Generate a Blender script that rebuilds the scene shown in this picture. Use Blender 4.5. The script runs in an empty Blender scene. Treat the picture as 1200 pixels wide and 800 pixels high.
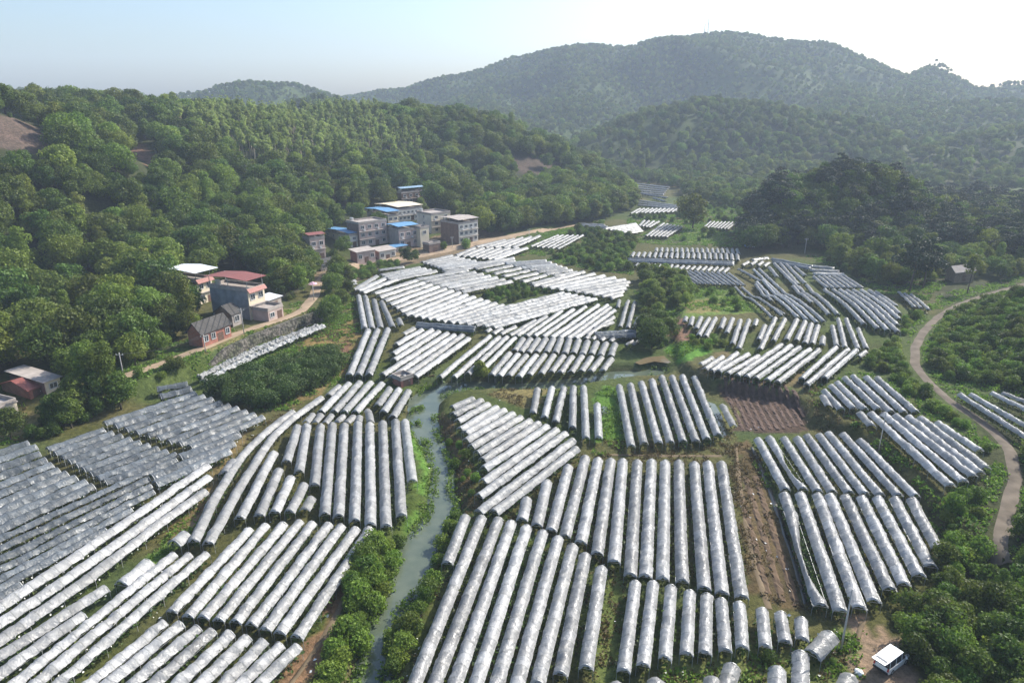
import bpy, math, random
import numpy as np
from mathutils import Vector

S = bpy.context.scene
COL = S.collection
R = math.radians

# ------------------------------------------------------------------ camera
F, CX, CY = 800.0, 600.0, 400.0          # focal length in photo pixels (photo is 1200 wide)
CH = 55.0                                 # drone height, metres
PITCH = math.atan(270 / 800)
cam = bpy.data.objects.new('camera', bpy.data.cameras.new('camera'))
COL.objects.link(cam)
cam.location = (0, 0, CH)
cam.rotation_euler = (math.pi / 2 - PITCH, 0, 0)
cam.data.sensor_width = 36.0
cam.data.lens = 24.0
cam.data.clip_start = 0.5
cam.data.clip_end = 20000
S.camera = cam

# ------------------------------------------------------------------ sky, sun, exposure
SUN_EL, SUN_ROT = 37.0, 52.0
w = bpy.data.worlds.new("World")
S.world = w
w.use_nodes = True
wn, wl = w.node_tree.nodes, w.node_tree.links
sky = wn.new('ShaderNodeTexSky')
sky.sky_type = 'NISHITA'
sky.sun_disc = False
sky.sun_elevation = R(SUN_EL)
sky.sun_rotation = R(SUN_ROT)
sky.air_density = 1.2
sky.dust_density = 2.8
sky.ozone_density = 5.0
wl.new(sky.outputs[0], wn['Background'].inputs[0])
wn['Background'].inputs[1].default_value = 0.14
sun = bpy.data.objects.new('sun', bpy.data.lights.new('sun', 'SUN'))
COL.objects.link(sun)
sun.data.energy = 5.0
sun.data.angle = R(0.6)
sun.data.color = (1.0, 0.94, 0.84)
sd = Vector((math.sin(R(SUN_ROT)) * math.cos(R(SUN_EL)), math.cos(R(SUN_ROT)) * math.cos(R(SUN_EL)), math.sin(R(SUN_EL))))
sun.rotation_euler = sd.to_track_quat('Z', 'Y').to_euler()
S.view_settings.view_transform = 'Standard'
S.view_settings.look = 'None'
S.view_settings.exposure = 0.75
S.view_settings.gamma = 1.0
S.view_settings.use_curve_mapping = False
S.render.engine = 'CYCLES'
cy = S.cycles
cy.use_denoising = True
cy.max_bounces = 6
cy.diffuse_bounces = 2
cy.glossy_bounces = 2
cy.transmission_bounces = 4
cy.transparent_max_bounces = 10
cy.volume_bounces = 1
cy.caustics_reflective = False
cy.caustics_refractive = False

# ------------------------------------------------------------------ small maths
def ray(u, v):
    cp, sp = math.cos(PITCH), math.sin(PITCH)
    x = (u - CX) / F
    y = -(v - CY) / F
    return np.array([x, cp + y * sp, -sp + y * cp])

def project(X, Y, Z):
    cp, sp = math.cos(PITCH), math.sin(PITCH)
    z = Z - CH
    dep = Y * cp - z * sp
    up = Y * sp + z * cp
    dep_ = np.where(dep > 0.5, dep, 0.5)
    return CX + F * X / dep_, CY - F * up / dep_, dep

def P3(u, v, D):
    r = ray(u, v)
    return r * (D / r[1]) + np.array([0, 0, CH])

def plane(u, v, z=0.0):
    r = ray(u, v)
    return r[:2] * ((z - CH) / r[2])

def ss(t):
    t = np.clip(t, 0, 1)
    return t * t * (3 - 2 * t)

def _hash(ix, iy, seed):
    n = (ix.astype(np.int64) * 374761393 + iy.astype(np.int64) * 668265263 + seed * 974711) & 0x7fffffff
    n = ((n ^ (n >> 13)) * 1274126177) & 0x7fffffff
    n = n ^ (n >> 16)
    return (n & 0xffff) / 65535.0

def noise(X, Y, s, seed=0):
    x, y = np.asarray(X) / s, np.asarray(Y) / s
    ix, iy = np.floor(x), np.floor(y)
    fx, fy = x - ix, y - iy
    fx, fy = fx * fx * (3 - 2 * fx), fy * fy * (3 - 2 * fy)
    a, b = _hash(ix, iy, seed), _hash(ix + 1, iy, seed)
    c, d = _hash(ix, iy + 1, seed), _hash(ix + 1, iy + 1, seed)
    return (a * (1 - fx) + b * fx) * (1 - fy) + (c * (1 - fx) + d * fx) * fy

def fbm(X, Y, s, o=4, seed=0):
    t, a, n = 0.0, 1.0, 0.0
    for k in range(o):
        t = t + a * noise(X, Y, s / 2 ** k, seed + k * 17)
        n += a
        a *= 0.5
    return t / n

def inside(u, v, poly):
    u, v = np.asarray(u), np.asarray(v)
    c = np.zeros(u.shape, bool)
    n = len(poly)
    for i in range(n):
        (x0, y0), (x1, y1) = poly[i], poly[(i + 1) % n]
        if y0 == y1:
            continue
        k = ((y0 > v) != (y1 > v)) & (u < (x1 - x0) * (v - y0) / (y1 - y0) + x0)
        c ^= k
    return c

def dist_line(X, Y, pts, closed=False):
    X, Y = np.asarray(X, float), np.asarray(Y, float)
    d = np.full(X.shape, 1e9)
    m = len(pts) if closed else len(pts) - 1
    for i in range(m):
        ax, ay = pts[i][:2]
        bx, by = pts[(i + 1) % len(pts)][:2]
        ex, ey = bx - ax, by - ay
        L = ex * ex + ey * ey + 1e-9
        t = np.clip(((X - ax) * ex + (Y - ay) * ey) / L, 0, 1)
        d = np.minimum(d, np.hypot(X - ax - t * ex, Y - ay - t * ey))
    return d

def sdist(X, Y, poly):                     # positive inside
    d = dist_line(X, Y, poly, True)
    return np.where(inside(X, Y, poly), d, -d)

# ------------------------------------------------------------------ lie of the land
T1 = [plane(*p) for p in [(788, 395), (800, 434), (824, 452), (862, 461), (920, 470), (938, 480), (952, 498), (1000, 512), (1042, 548), (1082, 592),
                          (1112, 622), (1190, 680), (1330, 690), (1330, 330), (1090, 340), (800, 362)]]
T2 = [plane(*p) for p in [(100, 492), (150, 474), (197, 453), (236, 438), (300, 404), (374, 376), (388, 357), (388, 338), (422, 309),
                          (472, 303), (520, 295), (562, 287), (630, 274), (660, 262), (300, 236), (-500, 236), (-500, 540)]]
RIVER = [plane(u, v, -1.4) for u, v in [(410, 830), (416, 800), (432, 760), (437, 725), (450, 705), (462, 665), (471, 642), (490, 620), (502, 605), (507, 582), (510, 550),
         (496, 522), (485, 505), (480, 490), (483, 468), (500, 456), (522, 450), (560, 448), (600, 451), (640, 449), (690, 441), (722, 436), (756, 436), (766, 432), (776, 433),
         (775, 441), (735, 443), (700, 448), (650, 457), (605, 458), (580, 457), (545, 459), (522, 464), (512, 474), (509, 490), (513, 512), (524, 532), (530, 552),
         (527, 577), (537, 592), (529, 613), (518, 640), (508, 668), (497, 690), (480, 706), (470, 716), (460, 742), (454, 770), (451, 800), (450, 830)]]

def base(X, Y):
    X, Y = np.asarray(X, float), np.asarray(Y, float)
    z = np.zeros(X.shape)
    m = (np.abs(X) < 700) & (Y > 30) & (Y < 900)
    if m.any():
        x, y = X[m], Y[m]
        t1 = 2.0 * ss(0.5 + sdist(x, y, T1) / 2.2) * (1 - ss((y - 178) / 40))
        t2 = (3.2 - 1.8 * ss((y - 190) / 60)) * ss(0.5 + sdist(x, y, T2) / 2.6) * ss((y - 108) / 25)
        z[m] = np.maximum(t1, t2)
    return z

def hit0(u, v, dz=0.0):
    z = 0.0
    for _ in range(6):
        p = plane(u, v, z + dz)
        z = 0.4 * z + 0.6 * float(base(p[:1], p[1:2])[0])
    return np.array([p[0], p[1], float(base(p[:1], p[1:2])[0])])

# hills: ridge lines (photo column, photo row, metres away) with the half width of the hill
HILLS = [
    ([(-420, 96, 330), (-200, 118, 340), (0, 138, 365), (90, 139, 400), (200, 145, 440), (300, 158, 470), (380, 156, 500)], [235, 235, 235, 240, 240, 220, 170]),
    ([(-250, 120, 245), (-60, 122, 262), (20, 150, 275), (62, 182, 290), (110, 205, 300)], [105, 105, 100, 80, 60]),
    ([(150, 190, 330), (200, 178, 350), (260, 185, 360)], [70, 80, 80]),
    ([(290, 152, 470), (400, 142, 500), (470, 141, 520), (530, 145, 520), (590, 172, 510), (640, 196, 495), (700, 222, 470)], [150, 170, 165, 150, 110, 75, 45]),
    ([(560, 222, 410), (640, 226, 420), (705, 234, 410)], [45, 50, 35]),
    ([(-150, 106, 1000), (0, 106, 1000), (60, 110, 1000), (130, 132, 1000)], [200, 200, 200, 150]),
    ([(190, 136, 1150), (235, 112, 1150), (290, 100, 1150), (322, 101, 1150), (360, 124, 1100), (420, 140, 1050)], [200, 240, 240, 240, 200, 150]),
    ([(345, 126, 800), (380, 118, 800), (440, 130, 800)], [100, 120, 100]),
    ([(420, 128, 1500), (500, 105, 1500), (600, 80, 1480), (665, 60, 1450), (700, 56, 1450), (760, 58, 1430), (800, 47, 1420), (845, 42, 1400), (900, 48, 1400), (950, 62, 1380),
      (1000, 75, 1350), (1045, 92, 1330), (1148, 108, 1280), (1200, 108, 1280), (1400, 90, 1250)], [350, 420, 450, 480, 500, 500, 520, 560, 540, 480, 380, 330, 380, 400, 400]),
    ([(1076, 82, 1300), (1096, 72, 1300), (1112, 82, 1300)], [60, 75, 70]),
    ([(1160, 104, 1290), (1185, 101, 1290), (1240, 100, 1290)], [50, 90, 120]),
    ([(760, 60, 1400), (690, 98, 1150), (640, 150, 900), (690, 200, 700)], [200, 240, 190, 110]),
    ([(600, 84, 1450), (560, 122, 1100), (580, 150, 850), (620, 175, 740)], [200, 200, 170, 120]),
    ([(940, 66, 1350), (985, 102, 1100), (1000, 122, 950)], [220, 200, 150]),
    ([(1090, 80, 1280), (1060, 104, 1100), (1050, 122, 960)], [200, 170, 150]),
    ([(690, 205, 640), (735, 160, 700), (790, 132, 740), (840, 124, 760), (900, 130, 760), (960, 142, 740), (1010, 165, 700)], [60, 110, 150, 165, 165, 150, 120]),
    ([(840, 200, 600), (900, 196, 610), (960, 205, 600), (1010, 214, 590)], [60, 80, 80, 60]),
    ([(930, 134, 900), (1000, 128, 930), (1060, 126, 950), (1150, 122, 950), (1300, 118, 900)], [230, 260, 270, 270, 250]),
    ([(1030, 205, 620), (1100, 180, 650), (1170, 162, 680), (1300, 145, 700)], [90, 130, 150, 170]),
    ([(880, 262, 318), (930, 230, 322), (975, 216, 322), (1015, 216, 325), (1060, 246, 330), (1140, 264, 340), (1260, 256, 350)], [26, 40, 42, 42, 38, 40, 50]),
]
RG = []
for pts, ws in HILLS:
    RG.append((np.array([P3(*p) for p in pts]), np.array(ws, float)))
RG.append((np.array([[58, 62, 1.5], [72, 80, 4.5], [86, 96, 5.5], [110, 112, 7.0], [150, 130, 12.0]]), np.array([16., 22, 22, 26, 50])))
RG.append((np.array([[118, 152, 5.0], [132, 170, 7.5], [160, 190, 11.0]]), np.array([22., 26, 50])))

def hills(X, Y):
    X, Y = np.asarray(X, float), np.asarray(Y, float)
    out = np.zeros(X.shape)
    wob = (fbm(X, Y, 140, 4, 3) - 0.5)
    gul = 1 - np.abs(2 * fbm(X, Y, 260, 3, 9) - 1) * 2
    for pts, ws in RG:
        h = np.zeros(X.shape)
        for i in range(len(pts) - 1):
            a, b = pts[i], pts[i + 1]
            wm = max(ws[i], ws[i + 1])
            m = (X > min(a[0], b[0]) - wm) & (X < max(a[0], b[0]) + wm) & (Y > min(a[1], b[1]) - wm) & (Y < max(a[1], b[1]) + wm)
            if not m.any():
                continue
            x, y = X[m], Y[m]
            e = b - a
            t = np.clip(((x - a[0]) * e[0] + (y - a[1]) * e[1]) / (e[0] ** 2 + e[1] ** 2), 0, 1)
            d = np.hypot(x - a[0] - t * e[0], y - a[1] - t * e[1])
            ww = ws[i] + t * (ws[i + 1] - ws[i])
            zz = a[2] + t * (b[2] - a[2])
            s = np.clip(d / ww, 0, 1)
            pr = 0.45 * (1 - s) + 0.55 * (0.5 + 0.5 * np.cos(np.pi * s))
            k = np.minimum(1, s * 2.2)
            val = zz * pr * (1 + k * (0.35 * wob[m] + (0.10 + .17 * ss((Y[m] - 600) / 200)) * gul[m]))
            h[m] = np.maximum(h[m], val)
        lo = np.minimum(out, h)
        out = np.maximum(out, h) + 0.16 * lo * np.exp(-lo / 22)
    return out

# ------------------------------------------------------------------ tunnels as measured on the photograph
def lerp_poly(poly, n):
    poly = [np.array(p, float) for p in poly]
    if n == 1:
        return [poly[0]]
    res = []
    for i in range(n):
        t = i / (n - 1) * (len(poly) - 1)
        k = min(int(t), len(poly) - 2)
        res.append(poly[k] + (t - k) * (poly[k + 1] - poly[k]))
    return res

def fan(n, a, b):
    return [[p, q] for p, q in zip(lerp_poly(a, n), lerp_poly(b, n))]

BL = []
def block(rows, film, fac, ref, where, sag=0.035, look='', bags=False, vine=1.0):
    BL.append(dict(rows=rows, film=film, fac=fac, ref=ref, where=where, sag=sag, look=look, bags=bags, vine=vine))

def pair(tops, bots):
    return [[a, b] for a, b in zip(tops, bots)]

# near, by the river
block(pair([(545, 601), (564, 602), (584, 604), (599, 608), (617, 613), (636, 619), (654, 626), (671, 635), (686, 646), (705, 661)],
           [(524, 655), (478, 812), (501, 815), (526, 815), (551, 815), (576, 812), (604, 801), (630, 795), (657, 784), (687, 777)]),
      'silver', .74, 'the river', 'the long bottom block east of the river')
block(pair([(745, 677), (766, 678), (787, 683), (809, 689), (829, 692), (846, 698), (867, 702), (894, 709), (916, 714), (940, 721)],
           [(731, 780), (754, 774), (780, 766), (805, 761), (827, 760), (851, 757), (871, 753), (898, 752), (921, 747), (941, 743)]),
      'silver', .72, 'the river', 'the short row above the weedy bank')
block([[(974, 739), (953, 762)]], 'silver', .9, 'the pole', 'the corner by the leaning pole', look='short tilted')
block(pair([(724, 797), (769, 792), (836, 791), (859, 775), (912, 779), (939, 761), (996, 787)],
           [(718, 822), (764, 820), (830, 820), (845, 818), (912, 815), (940, 812), (986, 815)]),
      'silver', -1.75, 'the river', 'the cut-off bottom row of shelters', look='short')
block(pair([(617, 581), (641, 561), (666, 543), (686, 532), (701, 534), (716, 535), (730, 536), (747, 537), (764, 537), (780, 538), (796, 538), (814, 539), (830, 538), (846, 539)],
           [(612, 605), (629, 611), (646, 617), (662, 624), (681, 631), (700, 644), (720, 654), (739, 669), (757, 671), (777, 674), (800, 676), (826, 685), (847, 690), (870, 695)]),
      'silver', .76, 'the river', 'the long block west of the bare plot', sag=.05)
block(pair([(530, 474), (531, 482), (536, 490), (539, 499), (545, 504), (546, 512), (552, 520), (559, 527), (565, 535), (567, 545), (566, 560), (561, 577), (561, 595), (579, 596)],
           [(554, 464), (564, 466), (572, 470), (582, 474), (591, 477), (601, 481), (610, 485), (621, 489), (631, 492), (641, 496), (652, 500), (662, 504), (671, 512), (675, 522)]),
      'white', .8, 'the stream', 'the slanting block beside the river bend')
block(pair([(630, 452), (647, 451), (661, 451), (672, 450), (684, 450), (700, 470)], [(625, 480), (638, 485), (651, 490), (671, 497), (687, 509), (702, 509)]),
      'white', .6, 'the river', 'the six-tunnel row below the stream', look='short')
block(pair([(726, 449), (739, 447), (752, 445), (764, 442), (776, 438), (788, 438), (800, 438), (814, 439), (847, 471)],
           [(740, 519), (755, 516), (772, 514), (786, 514), (801, 513), (816, 513), (829, 511), (842, 506), (860, 495)]),
      'pale', .64, 'the pond', 'the upright block below the muddy pond', sag=.05)
block(pair([(889, 511), (902, 509), (920, 510), (935, 510), (947, 507), (961, 506), (972, 504), (989, 505), (1009, 512)],
           [(921, 569), (942, 569), (959, 571), (976, 572), (996, 573), (1014, 574), (1032, 575), (1054, 576), (1074, 577)]),
      'silver', .72, 'the bare plot', 'the upper tier right of the bare plot')
block(pair([(920, 575), (939, 575), (959, 576), (974, 577), (992, 578), (1011, 579), (1030, 580), (1050, 581), (1070, 582)],
           [(962, 704), (986, 710), (1009, 707), (1026, 699), (1044, 686), (1061, 679), (1078, 669), (1092, 659), (1100, 637)]),
      'silver', .76, 'the bare plot', 'the lower tier right of the bare plot', sag=.06)
block(pair([(965, 461), (967, 455), (975, 449), (982, 445), (991, 440), (1001, 438), (1016, 439), (1029, 440)],
           [(972, 472), (986, 475), (1001, 475), (1014, 476), (1030, 476), (1045, 479), (1060, 479), (1074, 479)]),
      'silver', .72, 'the bare plot', 'the upper terrace left of the winding road')
block(pair([(1009, 481), (1022, 481), (1037, 482), (1051, 484), (1066, 485), (1080, 486), (1100, 492)],
           [(1022, 495), (1115, 565), (1130, 560), (1141, 553), (1150, 550), (1157, 544), (1149, 524)]),
      'silver', .78, 'the tall pole', 'the lower terrace left of the winding road', sag=.06)
block(pair([(1126, 459), (1139, 459), (1164, 457), (1176, 457)], [(1210, 512), (1212, 500), (1210, 480), (1215, 472)]),
      'silver', .5, 'the road', 'the slope right of the winding road')
# left of the river
block(pair([(348, 496), (359, 495), (375, 495), (389, 494), (403, 494), (419, 492), (433, 493), (448, 491), (463, 490), (474, 489)],
           [(335, 537), (350, 549), (368, 564), (380, 599), (396, 601), (415, 606), (434, 610), (452, 612), (470, 599), (483, 560)]),
      'pale', .74, 'the footpath', 'the upright block on the left river bank')
block([[(342, 479), (312, 501), (282, 530), (250, 580), (226, 630)], [(376, 463), (344, 485), (318, 508), (280, 566), (243, 632)],
       [(320, 527), (280, 603)], [(326, 547), (303, 599)], [(340, 556), (321, 596)], [(355, 564), (339, 596)], [(364, 579), (357, 593)]],
      'pale', .72, 'the terrace path', 'the curving block under the citrus orchard', look='long')
block([[(273, 537), (263, 551)]], 'pale', 1, 'the path', 'the corner below the orchard path', look='very short')
block([[(216, 622), (203, 632)]], 'white', 1, 'the path', 'the strip beside the green furrow', look='very short')
block(pair([(397, 449), (408, 446), (421, 445), (434, 445), (447, 446), (456, 452), (467, 453), (478, 454)],
           [(384, 460), (376, 479), (391, 479), (403, 479), (416, 479), (442, 472), (449, 479), (460, 485)]),
      'white', .75, 'the orchard', 'the slanting row by the brick pump hut')
block(pair([(366, 482), (376, 482), (388, 483), (402, 484), (414, 484), (421, 484), (431, 477)],
           [(358, 491), (369, 491), (380, 492), (394, 491), (406, 491), (420, 490), (434, 490)]),
      'pale', .8, 'the orchard', 'the stubby row behind the upright block', look='stubby')
block(pair([(291, 616), (310, 611), (331, 610), (350, 607), (365, 609), (384, 610), (399, 612), (416, 615), (432, 616)],
           [(200, 711), (219, 717), (237, 718), (255, 721), (275, 723), (294, 727), (310, 732), (327, 736), (347, 741)]),
      'silver', .76, 'the soil path', 'the slanting block left of the bushy bank', sag=.055)
block(pair([(190, 724), (210, 726), (230, 730), (247, 734), (268, 737), (288, 741), (307, 746), (327, 750), (347, 752)],
           [(72, 820), (92, 820), (121, 820), (150, 820), (180, 820), (208, 820), (237, 820), (256, 818), (282, 815)]),
      'silver', .74, 'the soil path', 'the slanting bottom block left of the river', sag=.06)
block([[(202, 645), (-20, 822)], [(220, 645), (6, 822)], [(240, 644), (34, 822)]], 'silver', .72, 'the green furrow', 'the three very long rows', sag=.06, bags=True)
block([[(172, 655), (142, 680)]], 'silver', 1, 'the furrow', 'the weeds above the long rows', look='short')
block([[(122, 684), (-20, 774)], [(95, 715), (-20, 796)]], 'silver', .7, 'the furrow', 'the pair at the left edge', bags=True)
block([[(242, 542), (157, 600), (80, 652), (-20, 718)], [(243, 555), (180, 600), (90, 664), (-20, 736)], [(239, 572), (197, 600), (100, 674), (-20, 756)]],
      'silver', .7, 'the grey field', 'the three-row strip below the grey field', bags=True, sag=.05)
block(fan(9, [(122, 493), (222, 521)], [(228, 458), (307, 486)]), 'grey', .71, 'the trees', 'the grey field below the orchard', sag=.055, bags=True)
block(fan(2, [(184, 453), (187, 462)], [(219, 447), (223, 453)]), 'grey', .9, 'the wall', 'the little plot under the stone wall', sag=.055)
block(fan(9, [(55, 523), (122, 561)], [(120, 500), (205, 529)]), 'grey', .71, 'the houses', 'the grey field beside the vine strip', sag=.055, bags=True)
block([[(-20, 634), (205, 535)], [(-20, 646), (173, 557)], [(-20, 659), (175, 565)], [(-20, 671), (178, 572)], [(-20, 682), (152, 593)], [(-20, 693), (122, 616)], [(-20, 704), (22, 680)]],
      'grey', .71, 'the grey field', 'the long left-edge rows', sag=.07, bags=True)
block([[(210, 532), (279, 506)], [(177, 556), (272, 516)], [(181, 563), (267, 525)]], 'grey', .9, 'the trees', 'the strip below the ladder field', sag=.05, bags=True)
block(pair([(-20, 532), (-20, 541), (-20, 550), (-20, 561), (-20, 572), (-20, 582), (-20, 594), (-20, 603), (-20, 613), (-20, 624)],
           [(32, 516), (41, 520), (45, 528), (52, 535), (59, 541), (67, 547), (76, 551), (87, 556), (99, 561), (107, 566)]),
      'grey', .71, 'the houses', 'the left-edge field below the houses', sag=.055, bags=True)
# middle distance
block([[(420, 344), (427, 382)], [(428, 345), (436, 382)], [(438, 349), (446, 381)], [(447, 351), (460, 380)], [(467, 371), (470, 379)]], 'pale', .72, 'the brown plot', 'the upper bend beside the brown plot')
block([[(431, 384), (409, 436)], [(442, 384), (420, 436)], [(454, 383), (432, 436)]], 'pale', .75, 'the brown plot', 'the lower bend beside the brown plot')
block([[(472, 389), (485, 382)], [(464, 401), (494, 384)], [(460, 412), (506, 384)], [(461, 419), (514, 386)], [(448, 436), (524, 388)], [(458, 439), (532, 390)], [(472, 439), (542, 390)], [(486, 438), (549, 394)]],
      'white', .74, 'the bend', 'the slanting block above the stream')
block([[(488, 380), (556, 385)], [(489, 377), (557, 382)]], 'grey', .9, 'the field', 'the crosswise pair behind the slanting block')
block([[(515, 438), (574, 391)], [(532, 438), (585, 392)], [(548, 434), (594, 392)], [(568, 427), (603, 393)]], 'white', .68, 'the grass strip', 'the four long rows by the stream trees')
block(pair(lerp_poly([(613, 394), (662, 394), (721, 400)], 12), [(603, 408), (610, 409), (619, 410), (629, 410), (640, 410), (651, 410), (662, 411), (672, 411), (683, 412), (693, 412), (704, 413), (716, 414)]),
      'white', .78, 'the stream trees', 'the upper stubby row above the stream')
block(pair([(597, 411), (607, 412), (617, 413), (628, 413), (638, 413), (649, 413), (660, 414), (671, 414), (682, 414), (693, 415), (705, 415), (717, 416)],
           [(576, 435), (585, 436), (596, 436), (608, 437), (620, 435), (634, 434), (646, 432), (657, 432), (669, 432), (681, 431), (692, 431), (706, 430)]),
      'white', .76, 'the stream trees', 'the lower stubby row above the stream')
block([[(569, 386), (575, 383)], [(577, 388), (588, 382)], [(586, 389), (604, 380)], [(597, 390), (627, 373)], [(605, 391), (640, 368)], [(616, 391), (658, 362)], [(626, 391), (672, 360)], [(636, 392), (686, 357)],
       [(646, 393), (701, 355)], [(656, 393), (712, 355)], [(665, 394), (715, 358)], [(674, 394), (720, 361)], [(688, 390), (719, 369)], [(696, 382), (718, 375)]],
      'white', .72, 'the packed field', 'the bright slanting block')
block([[(686, 394), (690, 391)], [(694, 395), (698, 392)], [(704, 396), (708, 393)], [(715, 397), (719, 394)]], 'white', .6, 'the bright block', 'the four stubs above the stubby row')
block([[(726, 349), (724, 358)], [(736, 350), (727, 380)], [(744, 351), (736, 381)], [(749, 369), (743, 382)]], 'white', .6, 'the bright field', 'the upright four beside the thicket')
block([[(697, 389), (744, 386)], [(700, 392), (744, 390)]], 'grey', .9, 'the bright block', 'the dull crosswise pair by the thicket')
block([[(733, 401), (742, 396)], [(742, 401), (751, 394)]], 'white', .6, 'the stubby row', 'the stub pair by the dark tree')
block(fan(13, [(438, 342), (474, 367), (527, 376)], [(488, 327), (538, 341), (589, 356)]), 'white', .78, 'the village', 'the broad packed field below the village', sag=.055)
block(fan(6, [(526, 375), (578, 381)], [(660, 341), (698, 348)]), 'white', .78, 'the packed field', 'the long band below the dark crop', sag=.09)
block(fan(7, [(488, 326), (541, 340)], [(548, 315), (599, 328)]), 'white', .78, 'the village', 'the second packed field below the village', sag=.09)
block(fan(7, [(556, 313), (622, 331)], [(590, 307), (649, 324)]), 'white', .78, 'the village', 'the third packed field', sag=.08)
block(fan(7, [(592, 307), (648, 322)], [(640, 304), (676, 317)]), 'white', .78, 'the village', 'the packed field by the scrub', sag=.08)
block(fan(10, [(624, 333), (668, 339), (714, 347)], [(684, 317), (738, 327), (728, 343)]), 'white', .76, 'the scrub', 'the bright field below the scrub', sag=.07)
block(fan(6, [(494, 306), (516, 313)], [(530, 298), (564, 306)]), 'white', .78, 'the road', 'the grey strip by the village road', sag=.05)
block(fan(7, [(534, 298), (578, 303)], [(556, 289), (617, 289)]), 'white', .78, 'the road', 'the bright strip by the village road', sag=.05)
block([[(517, 314), (602, 301)], [(520, 317), (603, 304)]], 'white', .8, 'the strip', 'the narrow pair along the ditch')
block(fan(5, [(557, 288), (600, 289)], [(592, 280), (632, 275)]), 'white', .9, 'the road', 'the far strip beyond the village', sag=.05)
block([[(590, 294), (618, 289)]], 'white', .7, 'the strip', 'the scrub edge')
block(fan(6, [(622, 287), (653, 290)], [(654, 274), (683, 274)]), 'white', .6, 'the scrub', 'the six bright rows before the scrub')
block(fan(3, [(414, 338), (424, 341)], [(441, 322), (466, 325)]), 'white', .85, 'the trees', 'the bright strip below the village wall')
block(fan(4, [(446, 321), (457, 327)], [(492, 312), (511, 316)]), 'white', .85, 'the wall', 'the grey strip below the village wall')
block([[(444, 315), (473, 311)]], 'white', .8, 'the wall', 'the crop patch below the village')
block([[(407, 330), (416, 327)], [(408, 333), (416, 330)]], 'white', .8, 'the tree', 'the tiny pair by the village trees')
# right middle
block(pair(lerp_poly([(770, 289), (864, 290)], 17), lerp_poly([(769, 293), (866, 296)], 17)), 'white', .7, 'the scrub', 'the top stubby row')
block(pair(lerp_poly([(743, 294), (864, 296)], 20), lerp_poly([(740, 299), (865, 303)], 20)), 'white', .7, 'the scrub', 'the second stubby row')
block([[(736, 302), (860, 306)], [(736, 304), (860, 308)]], 'grey', .95, 'the stubby row', 'the crosswise pair')
block(pair(lerp_poly([(748, 307), (854, 312)], 17), lerp_poly([(745, 310), (848, 317)], 17)), 'white', .7, 'the scrub', 'the third stubby row')
block(pair(lerp_poly([(789, 314), (854, 318)], 11), lerp_poly([(814, 330), (873, 332)], 11)), 'pale', .66, 'the scrub', 'the slanting rows below the stubby rows')
block([[(862, 334), (905, 369)], [(870, 334), (917, 367)], [(901, 355), (919, 365)]], 'white', .6, 'the grass', 'the curved pair beside the grass bank')
block([[(866, 313), (892, 327)], [(886, 331), (905, 350)], [(887, 328), (935, 369)], [(894, 326), (946, 372)], [(884, 314), (958, 375)], [(890, 313), (966, 374)]], 'white', .55, 'the grass', 'the long slanting rows in the hollow')
block([[(870, 309), (877, 305)], [(880, 308), (886, 304)], [(888, 309), (894, 305)], [(895, 310), (901, 306)]], 'white', .7, 'the grass', 'the four stubs at the knoll foot')
block([[(902, 311), (911, 322)], [(908, 307), (939, 338)], [(915, 307), (936, 331)], [(922, 308), (944, 330)], [(932, 311), (944, 321)]], 'white', .65, 'the knoll', 'the five upper rows in the hollow')
block([[(930, 333), (952, 352)], [(937, 334), (972, 366)], [(946, 332), (982, 366)]], 'white', .65, 'the hollow', 'the middle three rows in the hollow')
block([[(880, 303), (900, 301)], [(905, 302), (952, 311)], [(906, 305), (950, 313)]], 'grey', .5, 'the knoll', 'the crosswise rows at the knoll foot')
block(fan(3, [(945, 310), (953, 319)], [(978, 313), (989, 320)]), 'white', .8, 'the knoll', 'the flat strip above the right group')
block(fan(7, [(954, 322), (990, 321)], [(970, 335), (1011, 335)]), 'white', .75, 'the hollow', 'the upper right group')
block(pair([(967, 337), (977, 337), (985, 337), (993, 338), (1001, 338), (1010, 338), (1019, 338), (1027, 340)],
           [(1013, 377), (1029, 382), (1041, 384), (1053, 386), (1052, 378), (1054, 371), (1055, 365), (1051, 356)]), 'white', .72, 'the hollow', 'the lower right group')
block([[(1054, 340), (1072, 357)], [(1061, 342), (1080, 358)], [(1068, 343), (1089, 360)]], 'white', .75, 'the group', 'the trio under the big pine')
block(pair([(804, 369), (812, 369), (822, 369), (831, 370), (839, 370), (849, 370), (859, 370), (868, 372), (878, 372), (887, 372)],
           [(803, 374), (809, 379), (816, 382), (819, 390), (827, 391), (845, 382), (852, 387), (859, 400), (866, 405), (884, 379)]), 'white', .72, 'the grass bank', 'the ragged row above the green patch')
block(pair([(897, 378), (909, 370), (920, 371)], [(890, 395), (891, 406), (907, 396)]), 'white', .72, 'the ragged row', 'the trio of the middle row')
block(pair([(934, 372), (944, 374), (951, 377), (959, 379), (965, 392)], [(922, 395), (934, 396), (944, 399), (952, 400), (964, 401)]), 'white', .72, 'the trio', 'the five-tunnel middle row')
block(pair([(976, 379), (983, 371), (992, 371), (1006, 382)], [(981, 402), (991, 404), (1006, 405), (1016, 405)]), 'white', .66, 'the middle row', 'the four at the road hedge')
block(pair([(835, 416), (847, 415), (864, 411), (877, 412), (889, 414), (916, 401), (927, 402), (937, 404), (949, 406), (960, 407)],
           [(821, 424), (826, 430), (834, 432), (842, 437), (852, 440), (864, 442), (875, 444), (886, 444), (899, 446), (911, 447)]), 'white', .78, 'the green patch', 'the slanting block above the ploughed plot')
block(pair([(980, 404), (994, 406), (1004, 407), (1015, 409)], [(940, 440), (946, 447), (967, 439), (1006, 415)]), 'white', .7, 'the ploughed plot', 'the end group by the road hedge')
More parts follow.
